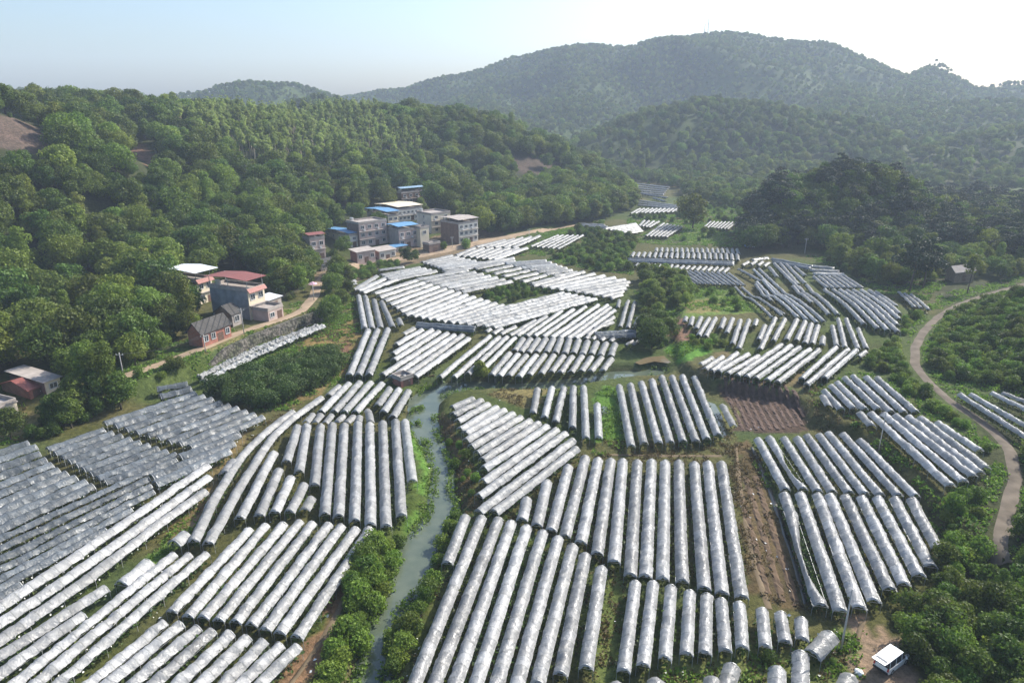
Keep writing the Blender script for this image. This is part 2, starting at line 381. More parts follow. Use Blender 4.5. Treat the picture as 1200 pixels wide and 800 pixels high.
# far
block(fan(6, [(708, 267), (735, 272)], [(745, 261), (752, 269)]), 'white', .95, 'the scrub', 'the far white field', sag=.03)
block(fan(4, [(749, 263), (760, 265)], [(755, 257), (772, 258)]), 'white', .7, 'the white field', 'the far small plot')
block(fan(6, [(757, 275), (780, 276)], [(778, 260), (799, 264)]), 'white', .72, 'the white field', 'the far bright plot')
block(fan(11, [(739, 249), (792, 247)], [(750, 243), (799, 243)]), 'white', .7, 'the woods', 'the far short row')
block(fan(3, [(748, 234), (748, 239)], [(800, 241), (800, 244)]), 'pale', .8, 'the woods', 'the far crosswise rows')
block(fan(5, [(718, 211), (726, 224)], [(784, 219), (778, 227)]), 'pale', .6, 'the woods', 'the rows at the valley head')
block([[(752, 226), (782, 231)], [(766, 231), (780, 235)]], 'grey', .7, 'the woods', 'the valley head corner')
block(fan(8, [(825, 265), (852, 267)], [(833, 258), (863, 259)]), 'white', .68, 'the lone tree', 'the far plot under the knoll')
block([[(678, 261), (709, 263)], [(680, 263), (712, 265)]], 'white', .78, 'the village', 'the far pair by the village trees')

ORD = 'first second third fourth fifth sixth seventh eighth ninth tenth eleventh twelfth thirteenth fourteenth fifteenth sixteenth seventeenth eighteenth nineteenth twentieth'.split()
RIDGE_H = 2.1
TUN = []
for b in BL:
    rows3 = []
    for row in b['rows']:
        pts = [hit0(p[0], p[1], RIDGE_H) for p in row]
        rows3.append(np.array(pts))
    mids = [(r[0] + r[-1]) / 2 for r in rows3]
    sp = []
    for i in range(len(rows3) - 1):
        e = rows3[i][-1] - rows3[i][0]
        e = e[:2] / (np.hypot(*e[:2]) + 1e-6)
        # distance from the neighbour's middle to this row's line
        q = mids[i + 1][:2] - mids[i][:2]
        sp.append(abs(e[0] * q[1] - e[1] * q[0]))
    spacing = float(np.median(sp)) if sp else 2.2
    wd = -b['fac'] if b['fac'] < 0 else min(max(b['fac'] * spacing, 0.9), 2.2)
    for i, r in enumerate(rows3):
        u0, v0, d0 = project(*[np.array([c]) for c in r[0]])
        u1, v1, d1 = project(*[np.array([c]) for c in r[-1]])
        # part of the row that is in the frame
        tt = np.linspace(0, 1, 30)
        pp = r[0][None] + tt[:, None] * (r[-1] - r[0])[None]
        uu, vv, dd = project(pp[:, 0], pp[:, 1], pp[:, 2] + 1.8)
        ok = (uu > 0) & (uu < 1200) & (vv > 0) & (vv < 800)
        size = float(np.sum(ok * np.hypot(np.gradient(uu), np.gradient(vv)) * wd * F / dd))
        TUN.append(dict(b=b, i=i, n=len(rows3), path=r, w=wd, size=size, dist=float(np.mean(dd))))

# ------------------------------------------------------------------ roads
ROAD_V = [(60, 476), (120, 452), (172, 432), (206, 420), (242, 406), (272, 393), (302, 383), (330, 374), (352, 366), (368, 348), (374, 330), (384, 319), (402, 313), (432, 308), (470, 301), (500, 296), (530, 289), (562, 283), (600, 277), (640, 270), (684, 262)]
ROAD_R = [(1172, 662), (1170, 640), (1180, 600), (1190, 560), (1184, 528), (1165, 505), (1140, 487), (1112, 469), (1088, 448), (1072, 428), (1072, 408), (1082, 388), (1100, 371), (1126, 356), (1156, 345), (1200, 333), (1260, 318)]
road_v = [hit0(*p) for p in ROAD_V]
road_r = [hit0(*p) for p in ROAD_R]

# distance raster that keeps fields and roads flat
RX0, RY0, RS = -420.0, 30.0, 1.5
RNX, RNY = 560, 460
ras = np.full((RNX, RNY), 99.0)
ras_t = np.full((RNX, RNY), 99.0)
ras_r = np.full((RNX, RNY), 99.0)
def stamp(arr, path):
    for k in range(len(path) - 1):
        L = np.hypot(*(path[k + 1] - path[k])[:2])
        for t in np.linspace(0, 1, max(2, int(L / 0.8))):
            p = path[k] + t * (path[k + 1] - path[k])
            ix, iy = int((p[0] - RX0) / RS + .5), int((p[1] - RY0) / RS + .5)
            if 0 <= ix < RNX and 0 <= iy < RNY:
                arr[ix, iy] = 0
for t in TUN:
    stamp(ras_t, t['path'])
stamp(ras_r, road_v); stamp(ras_r, road_r)
def dt(arr, it):
    for _ in range(it):
        p = np.pad(arr, 1, constant_values=99.0)
        m = arr
        for dx in (0, 1, 2):
            for dy in (0, 1, 2):
                if dx == 1 and dy == 1: continue
                m = np.minimum(m, p[dx:dx + RNX, dy:dy + RNY] + RS * math.hypot(dx - 1, dy - 1))
        arr = m
    return arr
ras_t, ras_r = dt(ras_t, 16), dt(ras_r, 16)
ras = np.minimum(ras_t, ras_r)
def rget(arr, X, Y):
    X, Y = np.asarray(X, float), np.asarray(Y, float)
    fx, fy = np.clip((X - RX0) / RS, 0, RNX - 1.001), np.clip((Y - RY0) / RS, 0, RNY - 1.001)
    ix, iy = fx.astype(int), fy.astype(int)
    fx, fy = fx - ix, fy - iy
    v = (arr[ix, iy] * (1 - fx) + arr[ix + 1, iy] * fx) * (1 - fy) + (arr[ix, iy + 1] * (1 - fx) + arr[ix + 1, iy + 1] * fx) * fy
    out = (X < RX0) | (Y < RY0) | (X > RX0 + RS * (RNX - 1)) | (Y > RY0 + RS * (RNY - 1))
    return np.where(out, 99.0, v)

WATER_Z = -1.4
def hfun(X, Y):
    X, Y = np.asarray(X, float), np.asarray(Y, float)
    d = rget(ras, X, Y)
    z = base(X, Y) + hills(X, Y) * ss((d - 2.5) / 17)
    z = z + 0.35 * (fbm(X, Y, 9, 3, 21) - 0.5) * ss((d - 1.5) / 4)
    m = (np.abs(X) < 160) & (Y > 30) & (Y < 190)
    if m.any():
        rd = sdist(X[m], Y[m], RIVER) + 0.7 * (noise(X[m], Y[m], 2.2, 5) - 0.5)
        z[m] = np.minimum(z[m], z[m] * (1 - ss((rd + 2.6) / 2.6)) - 2.3 * ss((rd + 2.6) / 3.4))
    return z

_T = np.geomspace(30, 2600, 2400)
def hit(u, v, dz=0.0):
    r = ray(u, v)
    P = r[None] * _T[:, None] / np.linalg.norm(r) + np.array([0, 0, CH])[None]
    g = P[:, 2] - hfun(P[:, 0], P[:, 1]) - dz
    k = np.argmax(g < 0)
    if g[k] >= 0:
        k = len(_T) - 1
    k = max(k, 1)
    f = g[k - 1] / (g[k - 1] - g[k] + 1e-9)
    p = P[k - 1] + f * (P[k] - P[k - 1])
    return np.array([p[0], p[1], float(hfun(p[:1], p[1:2])[0])])

# ------------------------------------------------------------------ mesh helpers
def mk(name, V, Fs, mats, parent=None, smooth=False, mi=None, attrs=None, loc=None):
    V = np.asarray(V, np.float32)
    if isinstance(Fs, np.ndarray):
        Fs = [Fs]
    Fs = [np.asarray(f, np.int32) for f in Fs if len(f)]
    me = bpy.data.meshes.new(name)
    me.vertices.add(len(V))
    me.vertices.foreach_set('co', V.ravel())
    nl = sum(f.size for f in Fs)
    npoly = sum(len(f) for f in Fs)
    me.loops.add(nl)
    me.loops.foreach_set('vertex_index', np.concatenate([f.ravel() for f in Fs]))
    me.polygons.add(npoly)
    tot = np.concatenate([np.full(len(f), f.shape[1], np.int32) for f in Fs])
    st = np.concatenate([[0], np.cumsum(tot)[:-1]]).astype(np.int32)
    me.polygons.foreach_set('loop_start', st)
    if smooth:
        me.polygons.foreach_set('use_smooth', np.ones(npoly, bool))
    else:
        me.polygons.foreach_set('use_smooth', np.zeros(npoly, bool))
    if not isinstance(mats, (list, tuple)):
        mats = [mats]
    for m in mats:
        me.materials.append(m)
    if mi is not None:
        me.polygons.foreach_set('material_index', np.asarray(mi, np.int32))
    for k, (typ, dom, val) in (attrs or {}).items():
        a = me.attributes.new(k, typ, dom)
        a.data.foreach_set('color' if 'COLOR' in typ else ('vector' if 'VECTOR' in typ else 'value'), np.asarray(val).ravel())
    me.update(calc_edges=True)
    o = bpy.data.objects.new(name, me)
    COL.objects.link(o)
    if parent is not None:
        o.parent = parent
    if loc is not None:
        o.location = loc
    return o

def empty(name, loc, rz=0.0):
    o = bpy.data.objects.new(name, None)
    COL.objects.link(o)
    o.empty_display_size = 0.5
    o.location = [float(c) for c in loc]
    o.rotation_euler = (0, 0, rz)
    return o

def tag(o, label=None, cat=None, group=None, kind=None):
    if label: o['label'] = label
    if cat: o['category'] = cat
    if group: o['group'] = group
    if kind: o['kind'] = kind
    return o

class MB:
    def __init__(s):
        s.V, s.F, s.n = [], {}, 0
    def add(s, V, F):
        V = np.asarray(V, float)
        s.V.append(V)
        for f in F:
            s.F.setdefault(len(f), []).append([i + s.n for i in f])
        s.n += len(V)
        return s
    def box(s, c, d, rz=0.0):
        x, y, z = d[0] / 2, d[1] / 2, d[2] / 2
        v = np.array([[a, b, e] for e in (-z, z) for a, b in ((-x, -y), (x, -y), (x, y), (-x, y))])
        if rz:
            cs, sn = math.cos(rz), math.sin(rz)
            v[:, :2] = np.stack([v[:, 0] * cs - v[:, 1] * sn, v[:, 0] * sn + v[:, 1] * cs], 1)
        return s.add(v + np.array(c), [[3, 2, 1, 0], [4, 5, 6, 7], [0, 1, 5, 4], [1, 2, 6, 5], [2, 3, 7, 6], [3, 0, 4, 7]])
    def tube(s, pts, r0, r1=None, n=4):
        pts = [np.array(p, float) for p in pts]
        r1 = r0 if r1 is None else r1
        rings = []
        for i, p in enumerate(pts):
            a, b = pts[max(0, i - 1)], pts[min(len(pts) - 1, i + 1)]
            t = (b - a) / (np.linalg.norm(b - a) + 1e-9)
            up = np.array([0, 0, 1.0]) if abs(t[2]) < .9 else np.array([1.0, 0, 0])
            e1 = np.cross(t, up); e1 /= np.linalg.norm(e1)
            e2 = np.cross(e1, t)
            r = r0 + (r1 - r0) * i / max(1, len(pts) - 1)
            rings.append([p + r * (math.cos(k * 2 * math.pi / n + .6) * e1 + math.sin(k * 2 * math.pi / n + .6) * e2) for k in range(n)])
        V = np.array(rings).reshape(-1, 3)
        Fq = []
        for i in range(len(pts) - 1):
            for k in range(n):
                Fq.append([i * n + k, i * n + (k + 1) % n, (i + 1) * n + (k + 1) % n, (i + 1) * n + k])
        Fq.append(list(range(n))[::-1])
        Fq.append([(len(pts) - 1) * n + k for k in range(n)])
        return s.add(V, Fq)
    def prism(s, prof, y0, y1):            # prof: (x, z) outline, run along y
        n = len(prof)
        V = [[x, y0, z] for x, z in prof] + [[x, y1, z] for x, z in prof]
        return s.add(V, [list(range(n)), list(range(n, 2 * n))[::-1]] + [[i, i + n, (i + 1) % n + n, (i + 1) % n] for i in range(n)])
    def build(s, name, mat, parent=None, smooth=False, T=None):
        V = np.concatenate(s.V)
        if T is not None:
            V = T(V)
        return mk(name, V, [np.array(f) for f in s.F.values()], mat, parent, smooth)

# ------------------------------------------------------------------ materials
def mat(name):
    m = bpy.data.materials.new(name)
    m.use_nodes = True
    nt = m.node_tree
    return m, nt.nodes, nt.links, nt.nodes['Principled BSDF']

def N(n, t, **kw):
    x = n.new(t)
    for k, v in kw.items():
        setattr(x, k, v)
    return x

def ramp(n, stops):
    r = n.new('ShaderNodeValToRGB')
    e = r.color_ramp.elements
    while len(e) < len(stops): e.new(0.5)
    for i, (p, c) in enumerate(stops):
        e[i].position = p
        e[i].color = (*c, 1) if len(c) == 3 else c
    return r

def plain(name, col, rough=0.7, var=0.25, scale=2.0, metal=0.0, bump=0.0, spec=0.4):
    m, n, l, p = mat(name)
    tc = N(n, 'ShaderNodeTexCoord')
    nz = N(n, 'ShaderNodeTexNoise')
    nz.inputs['Scale'].default_value = scale
    nz.inputs['Detail'].default_value = 5
    l.new(tc.outputs['Object'], nz.inputs['Vector'])
    c = np.array(col)
    r = ramp(n, [(0.25, tuple(c * (1 - var))), (0.75, tuple(np.minimum(c * (1 + var), 1)))])
    l.new(nz.outputs[0], r.inputs[0])
    l.new(r.outputs[0], p.inputs['Base Color'])
    p.inputs['Roughness'].default_value = rough
    p.inputs['Metallic'].default_value = metal
    p.inputs['Specular IOR Level'].default_value = spec
    if bump:
        b = N(n, 'ShaderNodeBump'); b.inputs['Strength'].default_value = bump; b.inputs['Distance'].default_value = .1
        l.new(nz.outputs[0], b.inputs['Height']); l.new(b.outputs[0], p.inputs['Normal'])
    return m

def film(name, col, transp, transl, rough, dirt=0.3):
    m, n, l, p = mat(name)
    tc = N(n, 'ShaderNodeTexCoord'); oi = N(n, 'ShaderNodeObjectInfo')
    nz = N(n, 'ShaderNodeTexNoise'); nz.inputs['Scale'].default_value = 0.9; nz.inputs['Detail'].default_value = 6
    l.new(tc.outputs['Object'], nz.inputs['Vector'])
    c = np.array(col)
    r = ramp(n, [(0.3, tuple(c * (1 - dirt))), (0.65, tuple(c))])
    l.new(nz.outputs[0], r.inputs[0])
    hv = N(n, 'ShaderNodeHueSaturation')
    mr = N(n, 'ShaderNodeMapRange'); mr.inputs[3].default_value = .72; mr.inputs[4].default_value = 1.14
    l.new(oi.outputs['Random'], mr.inputs[0]); l.new(mr.outputs[0], hv.inputs['Value'])
    l.new(r.outputs[0], hv.inputs['Color'])
    ah = N(n, 'ShaderNodeAttribute', attribute_name='hoop')
    fr = N(n, 'ShaderNodeMath', operation='PINGPONG'); fr.inputs[1].default_value = .5
    l.new(ah.outputs['Fac'], fr.inputs[0])
    hr = ramp(n, [(0.0, (.45, .47, .46)), (.030, (.65, .66, .65)), (.06, (1, 1, 1))])
    l.new(fr.outputs[0], hr.inputs[0])
    fl = N(n, 'ShaderNodeMath', operation='FLOOR'); l.new(ah.outputs['Fac'], fl.inputs[0])
    ad = N(n, 'ShaderNodeMath', operation='MULTIPLY_ADD'); ad.inputs[1].default_value = 913.0
    l.new(oi.outputs['Random'], ad.inputs[0]); l.new(fl.outputs[0], ad.inputs[2])
    wnz = N(n, 'ShaderNodeTexWhiteNoise', noise_dimensions='1D'); l.new(ad.outputs[0], wnz.inputs['W'])
    pm = N(n, 'ShaderNodeMapRange'); pm.inputs[3].default_value = .86; pm.inputs[4].default_value = 1.07
    l.new(wnz.outputs[0], pm.inputs[0])
    pt = N(n, 'ShaderNodeMapRange'); pt.inputs[3].default_value = transp * 1.5; pt.inputs[4].default_value = transp * .5
    l.new(wnz.outputs[0], pt.inputs[0])
    pv2 = N(n, 'ShaderNodeHueSaturation'); l.new(pm.outputs[0], pv2.inputs['Value']); l.new(hv.outputs[0], pv2.inputs['Color'])
    hv = pv2
    hm_ = N(n, 'ShaderNodeMix', data_type='RGBA', blend_type='MULTIPLY'); hm_.inputs[0].default_value = .65
    l.new(hv.outputs[0], hm_.inputs[6]); l.new(hr.outputs[0], hm_.inputs[7])
    class _O: outputs = [hm_.outputs[2]]
    hv = _O
    l.new(hv.outputs[0], p.inputs['Base Color'])
    p.inputs['Roughness'].default_value = rough
    p.inputs['Specular IOR Level'].default_value = 0.5
    n2 = N(n, 'ShaderNodeTexNoise'); n2.inputs['Scale'].default_value = 1.7; n2.inputs['Detail'].default_value = 4; n2.inputs['Distortion'].default_value = 1.6
    l.new(tc.outputs['Object'], n2.inputs['Vector'])
    b = N(n, 'ShaderNodeBump'); b.inputs['Strength'].default_value = .8; b.inputs['Distance'].default_value = .16
    l.new(n2.outputs[0], b.inputs['Height']); l.new(b.outputs[0], p.inputs['Normal'])
    tl = N(n, 'ShaderNodeBsdfTranslucent'); l.new(hv.outputs[0], tl.inputs['Color'])
    tr = N(n, 'ShaderNodeBsdfTransparent')
    m1 = N(n, 'ShaderNodeMixShader'); m1.inputs[0].default_value = transl
    m2 = N(n, 'ShaderNodeMixShader'); l.new(pt.outputs[0], m2.inputs[0])
    l.new(p.outputs[0], m1.inputs[1]); l.new(tl.outputs[0], m1.inputs[2])
    l.new(m1.outputs[0], m2.inputs[1]); l.new(tr.outputs[0], m2.inputs[2])
    l.new(m2.outputs[0], n['Material Output'].inputs[0])
    return m

def leafmat(name, dark, light, transl=0.3, hue=0.05, val=(0.62, 1.35)):
    m, n, l, p = mat(name)
    at = N(n, 'ShaderNodeAttribute', attribute_name='tint')
    oi = N(n, 'ShaderNodeObjectInfo')
    r = ramp(n, [(0.0, dark), (1.0, light)])
    l.new(at.outputs['Fac'], r.inputs[0])
    hv = N(n, 'ShaderNodeHueSaturation')
    m1 = N(n, 'ShaderNodeMapRange'); m1.inputs[3].default_value = .5 - hue; m1.inputs[4].default_value = .5 + hue * .08
    l.new(oi.outputs['Random'], m1.inputs[0]); l.new(m1.outputs[0], hv.inputs['Hue'])
    mu = N(n, 'ShaderNodeMath', operation='MULTIPLY'); mu.inputs[1].default_value = 7.31
    fr = N(n, 'ShaderNodeMath', operation='FRACT')
    l.new(oi.outputs['Random'], mu.inputs[0]); l.new(mu.outputs[0], fr.inputs[0])
    m2 = N(n, 'ShaderNodeMapRange'); m2.inputs[3].default_value = val[0]; m2.inputs[4].default_value = val[1]
    l.new(fr.outputs[0], m2.inputs[0]); l.new(m2.outputs[0], hv.inputs['Value'])
    l.new(r.outputs[0], hv.inputs['Color'])
    l.new(hv.outputs[0], p.inputs['Base Color'])
    p.inputs['Roughness'].default_value = .55
    p.inputs['Specular IOR Level'].default_value = .3
    tl = N(n, 'ShaderNodeBsdfTranslucent'); l.new(hv.outputs[0], tl.inputs['Color'])
    mx = N(n, 'ShaderNodeMixShader'); mx.inputs[0].default_value = transl
    l.new(p.outputs[0], mx.inputs[1]); l.new(tl.outputs[0], mx.inputs[2])
    l.new(mx.outputs[0], n['Material Output'].inputs[0])
    return m

M = {}
M['silver'] = film('silver_film', (.56, .56, .555), .08, .38, .28)
M['white'] = film('white_film', (.50, .505, .50), .05, .38, .38, .2)
M['pale'] = film('pale_film', (.54, .54, .535), .07, .40, .32, .2)
M['grey'] = film('grey_film', (.205, .23, .25), .15, .30, .27)
M['steel'] = plain('galvanised_steel', (.35, .36, .36), .5, .2, 3, .4)
M['vine'] = leafmat('vine_leaf', (.022, .045, .010), (.080, .14, .030), .4)
M['bag'] = plain('paper_bag', (.72, .72, .68), .8, .1)
M['leaf_dark'] = leafmat('leaf_dark', (.026, .062, .010), (.115, .20, .028), .42)
M['leaf_mid'] = leafmat('leaf_mid', (.045, .094, .013), (.165, .265, .034), .45)
M['leaf_light'] = leafmat('leaf_light', (.062, .118, .018), (.21, .31, .045), .46, hue=.03)
M['leaf_euc'] = leafmat('leaf_eucalyptus', (.15, .20, .055), (.38, .47, .13), .5, hue=.008)
M['leaf_bamboo'] = leafmat('leaf_bamboo', (.060, .105, .02), (.18, .26, .045), .45)
M['leaf_pine'] = leafmat('leaf_pine', (.010, .026, .012), (.035, .065, .024), .2)
M['leaf_citrus'] = leafmat('leaf_citrus', (.026, .058, .012), (.095, .165, .028), .34, hue=.015, val=(.85, 1.15))
M['leaf_shrub'] = leafmat('leaf_shrub', (.048, .110, .014), (.175, .30, .040), .45, hue=.02)
M['weed'] = leafmat('leaf_weed', (.055, .115, .012), (.165, .28, .032), .42, hue=.01)
M['drygrass'] = leafmat('dry_grass', (.10, .085, .03), (.24, .22, .07), .35)
M['bark'] = plain('bark', (.10, .075, .05), .9, .4, 4, bump=.5)
M['bark_pale'] = plain('pale_bark', (.46, .40, .29), .9, .3, 4)
M['cement'] = plain('grey_cement', (.22, .235, .25), .85, .35, .5)
M['cream'] = plain('cream_tile', (.62, .54, .40), .6, .1, 1.2)
M['whitewall'] = plain('white_wall', (.60, .555, .48), .75, .22, .45)
M['pinkwall'] = plain('pink_wall', (.43, .33, .29), .8, .25, .5)
M['brick'] = None
M['concrete'] = plain('roof_concrete', (.33, .29, .26), .9, .25, .8)
M['redtile'] = plain('red_tile', (.30, .13, .11), .7, .2, 2.5)
M['redmetal'] = plain('red_metal', (.20, .065, .05), .55, .2, 1.5)
M['bluemetal'] = plain('blue_metal', (.11, .25, .42), .5, .15, 1)
M['bluegrey'] = plain('blue_grey_metal', (.20, .30, .38), .5, .15, 1)
M['zinc'] = plain('pale_sheet_metal', (.60, .62, .64), .45, .15, .8)
M['oldtile'] = None
M['glass'] = plain('dark_glass', (.05, .06, .07), .12, .2, 2, 0, 0, .8)
M['frame'] = plain('window_frame', (.55, .55, .54), .5, .1)
M['door'] = plain('dark_door', (.12, .07, .05), .6, .3, 3)
M['wood'] = plain('weathered_wood', (.20, .15, .11), .9, .35, 3)
M['vanwhite'] = plain('van_paint', (.80, .80, .78), .25, .02, 1, 0, 0, .6)
M['black'] = plain('black_plastic', (.02, .02, .022), .5, .2)
M['rubber'] = plain('rubber', (.025, .025, .025), .85, .2)
M['lamp_red'] = plain('red_lens', (.45, .03, .02), .3, .1)
M['lamp_clear'] = plain('clear_lens', (.75, .75, .72), .15, .05)
M['pole'] = plain('concrete_pole', (.42, .40, .37), .85, .15, 1.5)
M['wire'] = plain('wire', (.10, .10, .10), .6, .1)
M['pinkcloth'] = plain('pink_cloth', (.75, .42, .55), .8, .1)
M['plastic_tank'] = plain('steel_tank', (.62, .63, .64), .3, .1, 1, .7)

def brickmat(name, c1, c2, mortar, sx, sy, rough=.9, coord='Object'):
    m, n, l, p = mat(name)
    tc = N(n, 'ShaderNodeTexCoord')
    bt = N(n, 'ShaderNodeTexBrick')
    bt.inputs['Color1'].default_value = (*c1, 1); bt.inputs['Color2'].default_value = (*c2, 1); bt.inputs['Mortar'].default_value = (*mortar, 1)
    bt.inputs['Scale'].default_value = 1.0
    bt.inputs['Brick Width'].default_value = sx; bt.inputs['Row Height'].default_value = sy; bt.inputs['Mortar Size'].default_value = sy * .12
    mp = N(n, 'ShaderNodeMapping'); mp.inputs['Rotation'].default_value = (R(62), R(17), R(11))
    l.new(tc.outputs[coord], mp.inputs[0])
    l.new(mp.outputs[0], bt.inputs['Vector'])
    nz = N(n, 'ShaderNodeTexNoise'); nz.inputs['Scale'].default_value = .7; nz.inputs['Detail'].default_value = 5
    l.new(tc.outputs[coord], nz.inputs['Vector'])
    mx = N(n, 'ShaderNodeMix', data_type='RGBA', blend_type='MULTIPLY'); mx.inputs[0].default_value = .6
    rr = ramp(n, [(.3, (.55, .55, .55)), (.7, (1.1, 1.1, 1.1))])
    l.new(nz.outputs[0], rr.inputs[0])
    l.new(bt.outputs[0], mx.inputs[6]); l.new(rr.outputs[0], mx.inputs[7]); l.new(mx.outputs[2], p.inputs['Base Color'])
    b = N(n, 'ShaderNodeBump'); b.inputs['Strength'].default_value = .5; b.inputs['Distance'].default_value = .05
    l.new(bt.outputs[1], b.inputs['Height']); b.invert = True; l.new(b.outputs[0], p.inputs['Normal'])
    p.inputs['Roughness'].default_value = rough
    return m
M['brick'] = brickmat('red_brick', (.42, .14, .09), (.33, .11, .075), (.3, .22, .18), .5, .2)
M['brownbrick'] = brickmat('brown_brick', (.24, .15, .11), (.19, .12, .09), (.2, .16, .13), .5, .2)
M['oldtile'] = brickmat('grey_clay_tile', (.085, .078, .072), (.06, .055, .05), (.02, .02, .02), .5, .35)
def stonemat():
    m, n, l, p = mat('rubble_stone')
    tc = N(n, 'ShaderNodeTexCoord')
    v = N(n, 'ShaderNodeTexVoronoi'); v.inputs['Scale'].default_value = 1.5
    l.new(tc.outputs['Object'], v.inputs['Vector'])
    nz = N(n, 'ShaderNodeTexNoise'); nz.inputs['Scale'].default_value = .35; nz.inputs['Detail'].default_value = 6
    l.new(tc.outputs['Object'], nz.inputs['Vector'])
    a = ramp(n, [(0, (.16, .15, .14)), (.45, (.10, .092, .082)), (.75, (.03, .028, .024))])
    l.new(v.outputs['Distance'], a.inputs[0])
    b = ramp(n, [(.40, (.55, .62, .40)), (.62, (1.15, 1.1, 1.05))])
    l.new(nz.outputs[0], b.inputs[0])
    mx = N(n, 'ShaderNodeMix', data_type='RGBA', blend_type='MULTIPLY'); mx.inputs[0].default_value = 1
    l.new(a.outputs[0], mx.inputs[6]); l.new(b.outputs[0], mx.inputs[7]); l.new(mx.outputs[2], p.inputs['Base Color'])
    bp = N(n, 'ShaderNodeBump'); bp.inputs['Strength'].default_value = .8; bp.inputs['Distance'].default_value = .2; bp.invert = True
    l.new(v.outputs['Distance'], bp.inputs['Height']); l.new(bp.outputs[0], p.inputs['Normal'])
    p.inputs['Roughness'].default_value = .95
    return m
M['stone'] = stonemat()

def groundmat():
    m, n, l, p = mat('ground')
    at = N(n, 'ShaderNodeAttribute', attribute_name='soil')
    geo = N(n, 'ShaderNodeNewGeometry')
    n1 = N(n, 'ShaderNodeTexNoise'); n1.inputs['Scale'].default_value = 1.1; n1.inputs['Detail'].default_value = 8; n1.inputs['Roughness'].default_value = .7
    n2 = N(n, 'ShaderNodeTexNoise'); n2.inputs['Scale'].default_value = .12; n2.inputs['Detail'].default_value = 5
    l.new(geo.outputs['Position'], n1.inputs['Vector']); l.new(geo.outputs['Position'], n2.inputs['Vector'])
    r1 = ramp(n, [(.28, (.35, .38, .30)), (.5, (.95, .95, .95)), (.72, (1.6, 1.5, 1.4))])
    r2 = ramp(n, [(.3, (.75, .8, .75)), (.7, (1.2, 1.15, 1.1))])
    l.new(n1.outputs[0], r1.inputs[0]); l.new(n2.outputs[0], r2.inputs[0])
    a = N(n, 'ShaderNodeMix', data_type='RGBA', blend_type='MULTIPLY'); a.inputs[0].default_value = 1
    b = N(n, 'ShaderNodeMix', data_type='RGBA', blend_type='MULTIPLY'); b.inputs[0].default_value = 1
    l.new(at.outputs['Color'], a.inputs[6]); l.new(r1.outputs[0], a.inputs[7])
    l.new(a.outputs[2], b.inputs[6]); l.new(r2.outputs[0], b.inputs[7])
    l.new(b.outputs[2], p.inputs['Base Color'])
    p.inputs['Roughness'].default_value = .95
    p.inputs['Specular IOR Level'].default_value = .1
    bp = N(n, 'ShaderNodeBump'); bp.inputs['Strength'].default_value = .9; bp.inputs['Distance'].default_value = .3
    l.new(n1.outputs[0], bp.inputs['Height']); l.new(bp.outputs[0], p.inputs['Normal'])
    return m
M['ground'] = groundmat()
M['road'] = plain('dirt_road', (.30, .225, .155), .95, .22, .35, 0, .4, .1)
M['road2'] = plain('gravel_road', (.140, .116, .090), .95, .36, .4, 0, .4, .1)
def watermat():
    m, n, l, p = mat('river_water')
    geo = N(n, 'ShaderNodeNewGeometry')
    nz = N(n, 'ShaderNodeTexNoise'); nz.inputs['Scale'].default_value = .35; nz.inputs['Detail'].default_value = 3
    l.new(geo.outputs['Position'], nz.inputs['Vector'])
    r = ramp(n, [(.35, (.070, .092, .066)), (.7, (.11, .13, .09))])
    l.new(nz.outputs[0], r.inputs[0]); l.new(r.outputs[0], p.inputs['Base Color'])
    p.inputs['Roughness'].default_value = .08
    n2 = N(n, 'ShaderNodeTexNoise'); n2.inputs['Scale'].default_value = 2.2; n2.inputs['Detail'].default_value = 3
    l.new(geo.outputs['Position'], n2.inputs['Vector'])
    b = N(n, 'ShaderNodeBump'); b.inputs['Strength'].default_value = .08; b.inputs['Distance'].default_value = .1
    l.new(n2.outputs[0], b.inputs['Height']); l.new(b.outputs[0], p.inputs['Normal'])
    return m
M['water'] = watermat()

# ------------------------------------------------------------------ terrain sheet
def axis_pts(lo, a, b, hi, st, gr, dense_far=None):
    mid = list(np.arange(a, b, st))
    s, x, up = st, b, []
    while x < hi:
        up.append(x); s = min(s * gr, 60); x += s
    up.append(hi)
    s, x, dn = st, a, []
    while x > lo:
        s = min(s * gr, 60); x -= s; dn.append(x)
    return np.array(sorted(set(np.round(dn + mid + up, 4))))
gx = axis_pts(-2000, -125, 125, 2000, 0.95, 1.03)
gy = axis_pts(-200, 46, 240, 2300, 0.9, 1.022)
GX, GY = np.meshgrid(gx, gy, indexing='ij')
GZ = hfun(GX.ravel(), GY.ravel()).reshape(GX.shape)

